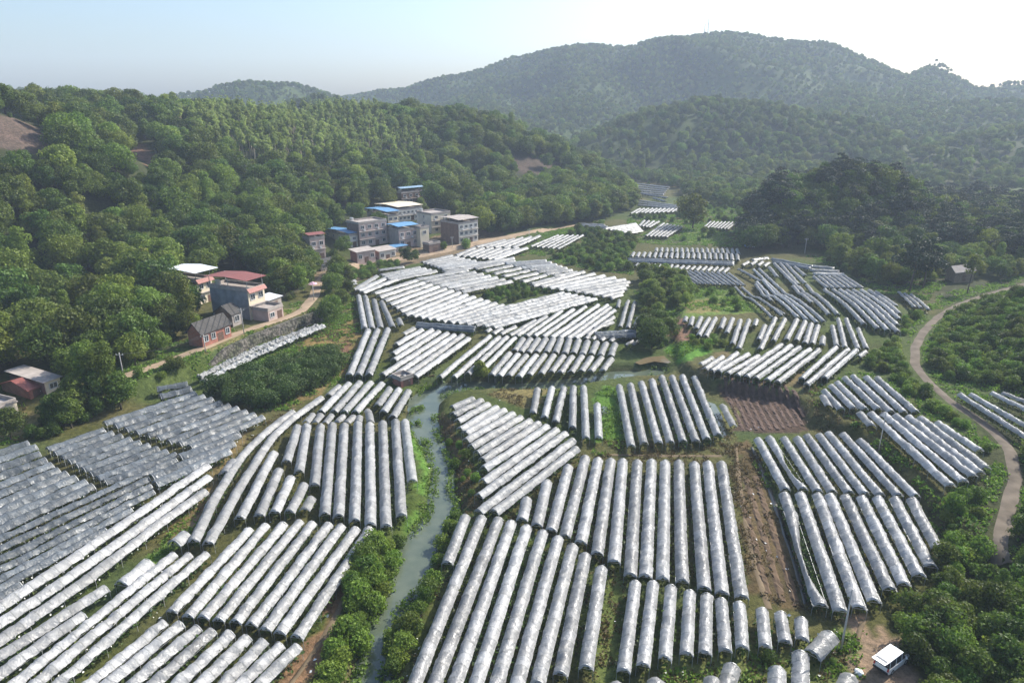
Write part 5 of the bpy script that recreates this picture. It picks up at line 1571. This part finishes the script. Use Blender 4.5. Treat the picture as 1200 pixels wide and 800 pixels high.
zone('bushy right river bank', [(538, 610), (528, 640), (518, 662), (506, 700), (486, 745), (470, 790), (462, 830), (450, 830), (454, 770), (468, 735), (486, 715), (500, 692), (518, 650), (528, 612)], 1.4, [('shrub0', 2), ('shrub1', 2.6)], (.5, 1.0), (-30, 5, 48, 100), dtun=1.1, driver=-.2)
zone('scrub by the inner river bend', [(512, 480), (530, 500), (548, 530), (560, 570), (552, 595), (534, 580), (530, 548), (514, 505)], 1.9, [('shrub0', 2), ('shrub1', 1)], (.3, .75), (-25, 5, 85, 130), dtun=1.1, driver=-.3, prob=.6)
zone('thicket beside the bright field', [(745, 348), (752, 328), (772, 318), (800, 328), (812, 345), (806, 362), (770, 372), (752, 365)], 3.4, [('broad3', 2), ('broad4', 2), ('shrub2', 2), ('broad1', 1)], (.4, .68), (30, 80, 180, 260), dtun=2)
zone('trees by the muddy pond', [(735, 418), (740, 395), (760, 380), (782, 385), (786, 402), (770, 414)], 2.8, [('broad1', 2), ('broad0', 1), ('shrub0', 2)], (.5, .75), (20, 60, 130, 190), dtun=1.6)
zone('bushes on the grass bank', [(800, 340), (852, 338), (870, 330), (885, 350), (895, 368), (862, 366), (830, 356)], 3.2, [('shrub0', 2), ('shrub1', 2)], (.5, 1.0), (40, 110, 180, 260), dtun=2, prob=.55)
zone('bushes by the ragged row', [(800, 400), (830, 396), (852, 404), (830, 412)], 2.6, [('shrub0', 2), ('shrub1', 1)], (.6, 1.0), (40, 90, 140, 190), dtun=.9)
zone('scrub near the far plots', [(735, 280), (760, 278), (800, 282), (845, 284), (850, 272), (868, 270), (860, 262), (880, 240), (820, 240), (800, 252), (742, 255)], 5.0, [('shrub0', 2), ('shrub2', 2)], (.7, 1.2), (50, 200, 270, 480), dtun=6, prob=.5)
zone('weeds on the bottom bank', [(775, 785), (800, 768), (900, 755), (950, 758), (1000, 770), (1000, 815), (770, 815)], 2.2, [('shrub1', 2), ('shrub0', 2)], (.25, .6), (10, 45, 48, 70), dtun=1.2, prob=.6)
zone('bushes near the left houses', [(50, 500), (70, 470), (100, 470), (140, 470), (150, 476), (110, 496), (62, 515)], 3.4, [('shrub2', 2), ('broad1', 1), ('broad3', .6)], (.5, .9), (-140, -50, 100, 170), dtun=2)
one('tall narrow trees by the road end', 105, 470, 'poplar', .95)
one('tall narrow trees by the road end', 120, 472, 'poplar', .82)
one('tall narrow trees by the road end', 132, 468, 'poplar', .85)
one('lone tall tree in the far fields', 812, 268, 'broad2', 1.75)
one('big pine above the trio of tunnels', 1066, 342, 'pine', 1.35)
one('big pine above the trio of tunnels', 1082, 338, 'pine', 1.15)
one('slim tree by the wooden hut', 1133, 345, 'slim', 1.2)
one('young tree beside the muddy pond', 768, 408, 'broad1', .75)
one('dark vine covered stump above the van', 1168, 705, 'poplar', .32)
one('dark vine covered stump above the van', 1100, 740, 'shrub2', 1.3)
for u_, v_, kk_, sc_ in ((404, 300, 'broad0', .75), (444, 268, 'broad4', .8), (478, 310, 'broad1', .8), (487, 307, 'broad3', .6), (546, 291, 'shrub0', 1.5), (540, 250, 'broad3', .8), (392, 303, 'shrub2', 1.2), (520, 292, 'shrub0', 1.2), (418, 262, 'broad0', .9), (352, 318, 'broad2', .8)):
    one('village yards', u_, v_, kk_, sc_)
zone('woods at the mountain foot', [(726, 203), (800, 207), (885, 224), (885, 246), (806, 237), (795, 222), (735, 212)], 6.0, MIX, (.6, 1.0), (60, 240, 380, 800), dtun=5)
zone('scrub at the valley head', [(640, 198), (735, 198), (742, 226), (700, 236), (650, 226)], 6.0, [('shrub2', 2), ('broad1', 1), ('broad3', 1)], (.7, 1.3), (20, 130, 430, 800), dtun=4, prob=.8)
zone('belt between the lower road and grey fields', [(40, 482), (100, 462), (150, 446), (205, 424), (226, 416), (232, 428), (196, 450), (150, 472), (110, 490), (55, 516), (0, 520), (0, 500)], 3.3, [('shrub0', 2), ('shrub2', 2.5), ('shrub1', 1), ('broad1', .6), ('broad3', .5)], (.6, 1.0), (-150, -50, 95, 190), dtun=1.6, droad=2.4)
zone('forest edge above the lower road', [(60, 470), (140, 438), (200, 412), (232, 392), (226, 350), (150, 400), (60, 440)], 4.0, [('broad0', 1), ('broad2', 1.2), ('shrub2', 2), ('shrub0', 1)], (.55, .9), (-160, -60, 110, 220), dtun=2.5, droad=2.6)
zone('trees between the two hamlets', [(302, 322), (332, 300), (360, 282), (374, 316), (362, 342), (336, 360), (318, 348)], 3.8, [('broad0', 1), ('broad2', 1.2), ('broad1', 1), ('shrub2', 1)], (.6, .95), (-130, -40, 160, 320), dtun=2.5, droad=2.6)
N_NEAR = len(TREES)

LANDMARKS = [(230, 320, 'the pale canopy house'), (285, 340, 'the grey cement house'), (245, 390, 'the brick house'), (30, 450, 'the low red roof house'), (35, 165, 'the bare brown slope'), (170, 180, 'the small bare patch'),
             (480, 222, 'the uppermost village house'), (395, 275, 'the blue canopy house'), (365, 290, 'the narrow pink house'), (545, 270, 'the white fronted house'), (285, 195, 'the tiny white hut'), (625, 192, 'the cut earth cliff'),
             (120, 420, 'the tall narrow trees'), (10, 330, 'the forest edge'), (110, 290, 'the forest middle'), (1120, 320, 'the wooden hut'), (1065, 320, 'the big pine'), (1010, 210, 'the knoll top'), (880, 280, 'the knoll foot'),
             (1080, 400, 'the road bend'), (1170, 520, 'the road curve'), (1040, 770, 'the van'), (1170, 650, 'the road end'), (1120, 560, 'the lower terrace'), (1020, 440, 'the upper terrace'), (430, 670, 'the left bank'), (500, 680, 'the right bank'),
             (320, 440, 'the orchard path'), (560, 440, 'the stream mouth'), (770, 400, 'the muddy pond'), (780, 345, 'the bright field'), (700, 290, 'the far plots'), (820, 255, 'the lone tall tree'), (650, 250, 'the bamboo'), (430, 310, 'the village road')]
def proto(key):
    K = KIND[key]
    if K['proto'] is None:
        me_c = mk('crown', K['V'], K['F'], M[K['leaf']], attrs={'tint': ('FLOAT', 'POINT', K['tn'])})
        me_t = trunk_mb(C=K['C'], **K['trunk']).build('trunk', M[K['bark']], smooth=True)
        K['proto'] = [me_c, me_t]
        K['used'] = False
    return K['proto']
recs = []
for i, t in enumerate(TREES):
    u, v, d = project(np.array([t[0]]), np.array([t[1]]), np.array([t[2] + KIND[t[5]]['H'] * t[3] * .6]))
    u, v, d = float(u[0]), float(v[0]), float(d[0])
    size = KIND[t[5]]['H'] * t[3] * F / max(d, 5)
    vis = (-15 < u < 1215) and (-15 < v < 815) and d > 10
    recs.append((size if vis else 0, u, v, i))
def take(cats, n):
    r = sorted([q for q in recs if KIND[TREES[q[3]][5]]['cat'] in cats and q[0] > 0], key=lambda q: -q[0])
    return r[:n]
chosen = take(('tree',), 290) + take(('bamboo',), 30) + take(('orchard tree',), 90) + take(('shrub',), 290)
chosen_i = set()
for size, u, v, i in chosen:
    x, y, z, sc, rot, kk, ph = TREES[i]
    K = KIND[kk]
    c0, t0 = proto(kk)
    e = empty(K['names'][0], (x, y, z), rot)
    e.scale = (sc, sc, sc * (0.92 + .16 * ((i * 37) % 11) / 11))
    if not K['used']:
        c, t = c0, t0
        K['used'] = True
    else:
        c, t = c0.copy(), t0.copy()
        COL.objects.link(c); COL.objects.link(t)
    c.parent = e; t.parent = e
    lm = min(LANDMARKS, key=lambda q: (q[0] - u) ** 2 + 2.2 * (q[1] - v) ** 2)[2]
    nm = K['names'][0].replace('_', ' ')
    lab = f"{K['names'][1]} {nm} nearest {lm} in the {ph}"
    if len(lab.split()) > 15: lab = f"{K['names'][1]} {nm} nearest {lm}"
    tag(e, lab, K['cat'], f"{lab}")
    chosen_i.add(i)
for kk in KIND: proto(kk)
unused = [kk for kk in KIND if not KIND[kk]['used']]
print('trees', N_NEAR, 'unused kinds', unused, {c: sum(1 for t in TREES if KIND[t[5]]['cat'] == c) for c in ('tree', 'shrub', 'bamboo', 'orchard tree')})

# the mountains' woods and everything beyond the individuals: one forest
REST = [TREES[i] for i in range(len(TREES)) if i not in chosen_i]
def mountain(n_sp, box, prob_fn, kinds, sc):
    x0, x1, y0, y1 = box
    A, B = np.meshgrid(np.arange(x0, x1, n_sp), np.arange(y0, y1, n_sp), indexing='ij')
    X, Y = A.ravel() + zr.uniform(-.5, .5, A.size) * n_sp, B.ravel() + zr.uniform(-.5, .5, A.size) * n_sp
    q = (np.abs(X) < Y * .86 + 60)
    X, Y = X[q], Y[q]
    hh = hills(X, Y)
    Z = hfun(X, Y)
    u, v, d = project(X, Y, Z)
    k = ((hh > 2.5) | (Y > 500)) & (rget(ras_t, X, Y) > 4) & (zr.random(len(X)) < prob_fn(X, Y))
    k &= ~((Y < 640) & inside(u, v, FOREST))
    k &= ~inside(u, v, [(738, 205), (800, 214), (880, 226), (885, 300), (690, 312), (735, 250), (715, 210)])
    k &= ~((Y < 480) & inside(u, v, [(640, 240), (640, 480), (1300, 480), (1300, 232)]))
    for h in BARE + [EUC, [(664, 203), (700, 196), (735, 226), (690, 228)]]: k &= ~((Y < 620) & inside(u, v, h))
    k &= ok_spot(X, Y, 4, 4)
    p = np.array([q[1] for q in kinds], float); p /= p.sum()
    ch = zr.choice(len(kinds), len(X), p=p)
    for i in np.nonzero(k)[0]:
        REST.append([X[i], Y[i], Z[i] - .2, zr.uniform(*sc), zr.uniform(0, 6.28), kinds[ch[i]][0], 'far'])
FARMIX = [q for q in MIX if q[0] not in ('slim', 'poplar', 'bamboo')]
def dens(X, Y):
    md = ss((fbm(X, Y, 110, 4, 91) - .5) * 9)
    return 1 - .38 * md
mountain(7.0, (-700, 900, 330, 800), lambda X, Y: .9 * dens(X, Y), MIX, (.7, 1.1))
mountain(6.7, (-1250, 1500, 800, 1650), dens, FARMIX, (.42, .85))
mountain(26.0, (-2000, 2200, 1650, 2300), dens, FARMIX, (.8, 1.3))
print('rest', len(REST))
keys = [k for k in KIND if k not in unused]
REST = [r for r in REST if r[5] in keys]
me = bpy.data.meshes.new('forest')
P = np.array([[r[0], r[1], r[2]] for r in REST], np.float32)
me.vertices.add(len(P)); me.vertices.foreach_set('co', P.ravel())
a = me.attributes.new('sc', 'FLOAT', 'POINT'); a.data.foreach_set('value', np.array([r[3] for r in REST], np.float32))
a = me.attributes.new('rot', 'FLOAT_VECTOR', 'POINT'); a.data.foreach_set('vector', np.array([[0, 0, r[4]] for r in REST], np.float32).ravel())
a = me.attributes.new('kindex', 'INT', 'POINT'); a.data.foreach_set('value', np.array([keys.index(r[5]) for r in REST], np.int32))
fo = bpy.data.objects.new('forest', me); COL.objects.link(fo)
tag(fo, 'wooded mountains and thickets of uncounted trees around the valley', 'forest', kind='stuff')
ng = bpy.data.node_groups.new('forest_scatter', 'GeometryNodeTree')
ng.interface.new_socket('Geometry', in_out='INPUT', socket_type='NodeSocketGeometry')
ng.interface.new_socket('Geometry', in_out='OUTPUT', socket_type='NodeSocketGeometry')
gn, gl = ng.nodes, ng.links
gi, go = gn.new('NodeGroupInput'), gn.new('NodeGroupOutput')
jn = gn.new('GeometryNodeJoinGeometry')
def named(nm, ty):
    x = gn.new('GeometryNodeInputNamedAttribute'); x.data_type = ty; x.inputs['Name'].default_value = nm
    return x
asc, arot, ak = named('sc', 'FLOAT'), named('rot', 'FLOAT_VECTOR'), named('kindex', 'INT')
er = gn.new('FunctionNodeEulerToRotation')
gl.new(arot.outputs[0], er.inputs[0])
for j, kk in enumerate(keys):
    cmp_ = gn.new('FunctionNodeCompare'); cmp_.data_type = 'INT'; cmp_.operation = 'EQUAL'
    ii = [s for s in cmp_.inputs if s.type == 'INT']
    gl.new(ak.outputs[0], ii[0]); ii[1].default_value = j
    for q, ob in enumerate(KIND[kk]['proto']):
        if q == 1 and kk not in ('euc', 'pine', 'slim'): continue
        oi = gn.new('GeometryNodeObjectInfo'); oi.transform_space = 'ORIGINAL'; oi.inputs['Object'].default_value = ob
        oi.inputs['As Instance'].default_value = True
        ip = gn.new('GeometryNodeInstanceOnPoints')
        gl.new(gi.outputs[0], ip.inputs['Points']); gl.new(cmp_.outputs[0], ip.inputs['Selection'])
        gl.new(oi.outputs['Geometry'], ip.inputs['Instance']); gl.new(er.outputs[0], ip.inputs['Rotation']); gl.new(asc.outputs[0], ip.inputs['Scale'])
        gl.new(ip.outputs[0], jn.inputs[0])
gl.new(jn.outputs[0], go.inputs[0])
md = fo.modifiers.new('scatter', 'NODES'); md.node_group = ng
for kk in unused:
    for ob in KIND[kk]['proto']: bpy.data.objects.remove(ob)

# ------------------------------------------------------------------ weeds and grass tufts
def weeds(name, label, polys, m, size, hgt, dens_, dtun=.9, driver=.0, box=None):
    C = []
    for poly in polys:
        q = np.array([plane(*p) for p in poly])
        lo, hi = q.min(0), q.max(0)
        n = int(np.prod(hi - lo) * dens_)
        X, Y = zr.uniform(lo[0], hi[0], n), zr.uniform(lo[1], hi[1], n)
        k = inside(X, Y, q) & ok_spot(X, Y, dtun, 1.6, driver) & (noise(X, Y, 1.6, 8) * .7 + noise(X, Y, 5, 9) * .6 > .56)
        C.append(np.stack([X[k], Y[k]], 1))
    C = np.concatenate(C)
    per = 7
    X, Y = np.repeat(C[:, 0], per) + zr.normal(0, size * .8, len(C) * per), np.repeat(C[:, 1], per) + zr.normal(0, size * .8, len(C) * per)
    Z = hfun(X, Y) + zr.uniform(.02, hgt, len(X))
    V, Fq = leaf_quads(np.stack([X, Y, Z], 1), size * zr.uniform(.6, 1.5, len(X)), rg=zr)
    o = mk(name, V, Fq, m, attrs={'tint': ('FLOAT', 'POINT', np.repeat(zr.random(len(Fq)), 4))})
    tag(o, label, 'plants', kind='stuff')
    print(name, len(Fq))
weeds('weeds', 'bright green weeds along the river banks and field edges',
      [[(478, 498), (488, 498), (516, 556), (507, 592), (482, 645), (462, 650), (490, 602), (498, 572)], [(136, 684), (228, 598), (243, 606), (162, 694)], [(698, 462), (716, 452), (727, 455), (738, 530), (700, 536), (688, 524)],
       [(782, 404), (826, 404), (838, 410), (800, 426), (784, 416)], [(400, 640), (472, 640), (440, 720), (420, 800), (360, 830), (405, 720)], [(540, 600), (530, 620), (500, 700), (470, 800), (455, 830), (448, 830), (470, 720), (528, 605)],
       [(770, 815), (775, 785), (800, 770), (900, 755), (1005, 742), (1000, 815)], [(980, 740), (1010, 745), (1008, 800), (975, 800)], [(880, 540), (898, 552), (925, 600), (905, 600)], [(945, 470), (990, 478), (1008, 500), (955, 490)], [(905, 512), (925, 530), (945, 566), (930, 560)],
       [(925, 590), (950, 650), (955, 660), (938, 650)], [(600, 432), (716, 427), (716, 434), (600, 448)]],
      M['weed'], .34, .5, 2.2)
weeds('dry_grass', 'dry yellowish grass between the fields and along the paths',
      [[(690, 690), (722, 660), (735, 690), (712, 815), (680, 815)], [(770, 815), (775, 785), (800, 770), (900, 755), (1005, 742), (1000, 815)], [(850, 521), (880, 516), (947, 718), (880, 696)], [(205, 640), (300, 500), (345, 475), (300, 520), (250, 580)],
       [(345, 408), (415, 362), (424, 385), (406, 442), (388, 432)], [(590, 455), (640, 452), (640, 470), (612, 478), (572, 462)], [(520, 480), (560, 560), (560, 600), (530, 585), (508, 500)], [(820, 495), (862, 475), (868, 512), (850, 525), (720, 540), (705, 530)],
       [(440, 440), (520, 440), (560, 400), (560, 425), (520, 450)], [(0, 488), (60, 476), (120, 455), (130, 470), (60, 510)], [(935, 452), (960, 450), (1000, 500), (1080, 590), (1060, 590), (950, 500)], [(540, 580), (580, 545), (690, 515), (860, 520), (880, 700), (700, 660)], [(520, 600), (700, 600), (720, 815), (470, 815)]],
      M['drygrass'], .26, .3, 2.6, dtun=.85)

def bank_weeds():
    C = []
    q = np.array(RIVER)
    for a_, b_ in zip(q, np.roll(q, -1, 0)):
        L_ = np.linalg.norm(b_ - a_); n_ = int(L_ * 9)
        t_ = zr.random(n_)[:, None]
        d_ = (b_ - a_) / (L_ + 1e-6); nn_ = np.array([d_[1], -d_[0]])
        C.append(a_ + (b_ - a_) * t_ + nn_ * zr.normal(.5, .75, (n_, 1)))
    C = np.concatenate(C)
    k = (rget(ras_t, C[:, 0], C[:, 1]) > 1.1) & (noise(C[:, 0], C[:, 1], 3.0, 14) > .34) & (C[:, 1] > 50)
    C = C[k]
    rd_ = sdist(C[:, 0], C[:, 1], RIVER)
    C = C[(rd_ < .55) & (rd_ > -1.8)]
    uu_, vv_, dd_ = project(C[:, 0], C[:, 1], C[:, 0] * 0 + WATER_Z)
    C = C[~((uu_ > 630) & (vv_ > 430) & (zr.random(len(C)) < .8))]
    isl = [(488, 481), (494, 479), (490, 497), (501, 520)]
    ex = np.concatenate([plane(u_, v_, WATER_Z)[None] + zr.normal(0, .45, (16, 2)) for u_, v_ in isl])
    C = np.concatenate([C, ex])
    per = 8
    X, Y = np.repeat(C[:, 0], per) + zr.normal(0, .25, len(C) * per), np.repeat(C[:, 1], per) + zr.normal(0, .25, len(C) * per)
    Z = np.maximum(hfun(X, Y), WATER_Z) + zr.uniform(0, .75, len(X))
    V, Fq = leaf_quads(np.stack([X, Y, Z], 1), .30 * zr.uniform(.6, 1.6, len(X)), rg=zr)
    tag(mk('reeds', V, Fq, M['weed'], attrs={'tint': ('FLOAT', 'POINT', np.repeat(zr.random(len(Fq)), 4))}), 'tall green reeds and grass hanging over the stream banks', 'plants', kind='stuff')
bank_weeds()
weeds('undergrowth', 'rough green undergrowth on the terraces and road verges',
      [[(945, 455), (1010, 445), (1080, 470), (1190, 545), (1180, 640), (1110, 665), (1085, 595), (1040, 548), (1000, 512)], [(1060, 430), (1065, 385), (1100, 350), (1200, 322), (1230, 335), (1230, 520), (1200, 560), (1165, 500), (1100, 470)],
       [(940, 300), (1060, 305), (1110, 335), (1070, 372), (1040, 350), (1000, 322)], [(0, 490), (120, 452), (172, 430), (300, 384), (352, 366), (372, 376), (232, 446), (180, 455), (110, 490), (0, 525)], [(640, 306), (690, 270), (742, 275), (742, 322), (700, 318)],
       [(742, 340), (800, 332), (890, 350), (895, 372), (800, 372), (760, 376)], [(735, 285), (735, 256), (800, 250), (860, 236), (900, 262), (868, 290)], [(1130, 600), (1165, 520), (1250, 520), (1250, 680), (1140, 660)], [(290, 400), (372, 380), (420, 360), (424, 384), (408, 442), (340, 480), (300, 484)],
       [(380, 345), (420, 335), (424, 360), (390, 390)], [(560, 300), (640, 270), (690, 262), (690, 272), (640, 300)]],
      M['leaf_shrub'], .42, .35, 1.9, dtun=1.1)

# ------------------------------------------------------------------ furrows, ditch, footpaths, scraps
tag(poly_sheet('pond', [hit(*q)[:2] for q in [(744, 425), (756, 419), (778, 417), (786, 426), (782, 431), (766, 430), (750, 433)]], .10, plain('muddy_water', (.15, .115, .065), .12, .15, .3, 0, 0, .5)), kind='structure')
strip('ditch', [hit(*q) for q in [(881, 524), (894, 552), (915, 610), (935, 670), (947, 716)]], .9, plain('ditch_mud', (.035, .035, .03), .35, .3, 1.5), .05)
M['path'] = plain('worn_soil', (.155, .118, .075), .95, .3, .6, 0, .4, .1)
for pth in ([(862, 524), (868, 580), (884, 660), (904, 722)], [(345, 478), (312, 505), (268, 556), (236, 598), (208, 640)], [(332, 812), (372, 760), (405, 700), (425, 645)], [(1012, 726), (1002, 742), (1008, 760)], [(715, 533), (780, 534), (855, 534)]):
    strip('footpath', [hit(*q) for q in pth], 1.1, M['path'], .05)
def furrows(poly, a, b, gap, m):
    q = np.array([plane(*p) for p in poly])
    A, B = plane(*a), plane(*b)
    d = unit(B - A); nn = np.array([d[1], -d[0]])
    V, Fq = [], []
    off = (q - A) @ nn
    for o in np.arange(off.min() + gap / 2, off.max(), gap):
        t = np.arange(((q - A) @ d).min(), ((q - A) @ d).max(), .6)
        P = A + nn * o + np.outer(t, d)
        ins = inside(P[:, 0], P[:, 1], q)
        k = np.nonzero(ins)[0]
        if len(k) < 4: continue
        P = P[k[0]:k[-1] + 1]
        z = hfun(P[:, 0], P[:, 1])
        n = len(P)
        base_i = sum(len(v) for v in V)
        w_ = gap * .34
        rows = []
        for s_, h in ((-w_, -.05), (-w_ * .4, .24), (w_ * .4, .22), (w_, -.05)):
            rows.append(np.concatenate([P + nn * (s_ + zr.normal(0, .05, (n, 1))), (z + h * .5)[:, None] + zr.normal(0, .05, (n, 1))], 1))
        V.append(np.concatenate(rows))
        for j in range(3):
            for i in range(n - 1):
                Fq.append([base_i + j * n + i, base_i + (j + 1) * n + i, base_i + (j + 1) * n + i + 1, base_i + j * n + i + 1][::-1])
    o = mk('soil_furrows', np.concatenate(V), np.array(Fq), m)
    tag(o, 'low ridges of turned brown soil in the bare plots', 'soil', kind='stuff')
furrows([(846, 452), (872, 452), (924, 463), (940, 480), (946, 498), (920, 503), (885, 506), (868, 505), (856, 478)], (868, 455), (892, 504), 1.25, plain('turned_soil', (.085, .052, .037), .95, .35, 1.2))
furrows([(866, 560), (890, 556), (940, 712), (910, 704), (886, 690)], (880, 560), (925, 705), 1.5, plain('dry_soil', (.100, .064, .036), .95, .35, 1.2))
n_ = 420
U_, V_ = zr.uniform(180, 1010, n_), zr.uniform(450, 800, n_)
C_ = np.array([plane(a_, b_) for a_, b_ in zip(U_, V_)])
k_ = ok_spot(C_[:, 0], C_[:, 1], .8, 1.5, .6) & (rget(ras_t, C_[:, 0], C_[:, 1]) < 5)
C_ = C_[k_]
v_, f_ = leaf_quads(np.stack([C_[:, 0], C_[:, 1], hfun(C_[:, 0], C_[:, 1]) + .12], 1), zr.uniform(.15, .5, len(C_)), np.array([0, 0, 1.0]) + zr.normal(0, .35, (len(C_), 3)), rg=zr)
tag(mk('plastic_scraps', v_, f_, M['bag']), 'scraps of white plastic film lying between the fields', 'litter', kind='stuff')

# ------------------------------------------------------------------ air
zmin, zmax = float(gzr.min()), float(gzr.max())
ZT = max(zmax + 32, 80)
hz = MB(); hz.box((0, 1060, (zmin - 1 + ZT) / 2), (4080, 2600, ZT - zmin + 1))
ho = hz.build('haze', bpy.data.materials.new('haze_air'))
tag(ho, kind='stuff')
m = ho.data.materials[0]; m.use_nodes = True
nt = m.node_tree; nt.nodes.remove(nt.nodes['Principled BSDF'])
pv_ = nt.nodes.new('ShaderNodeVolumePrincipled')
pv_.inputs['Color'].default_value = (.69, .81, 1.0, 1)
pv_.inputs['Density'].default_value = .00023
pv_.inputs['Anisotropy'].default_value = .12
nt.links.new(pv_.outputs[0], nt.nodes['Material Output'].inputs['Volume'])
print('ground z', zmin, zmax)
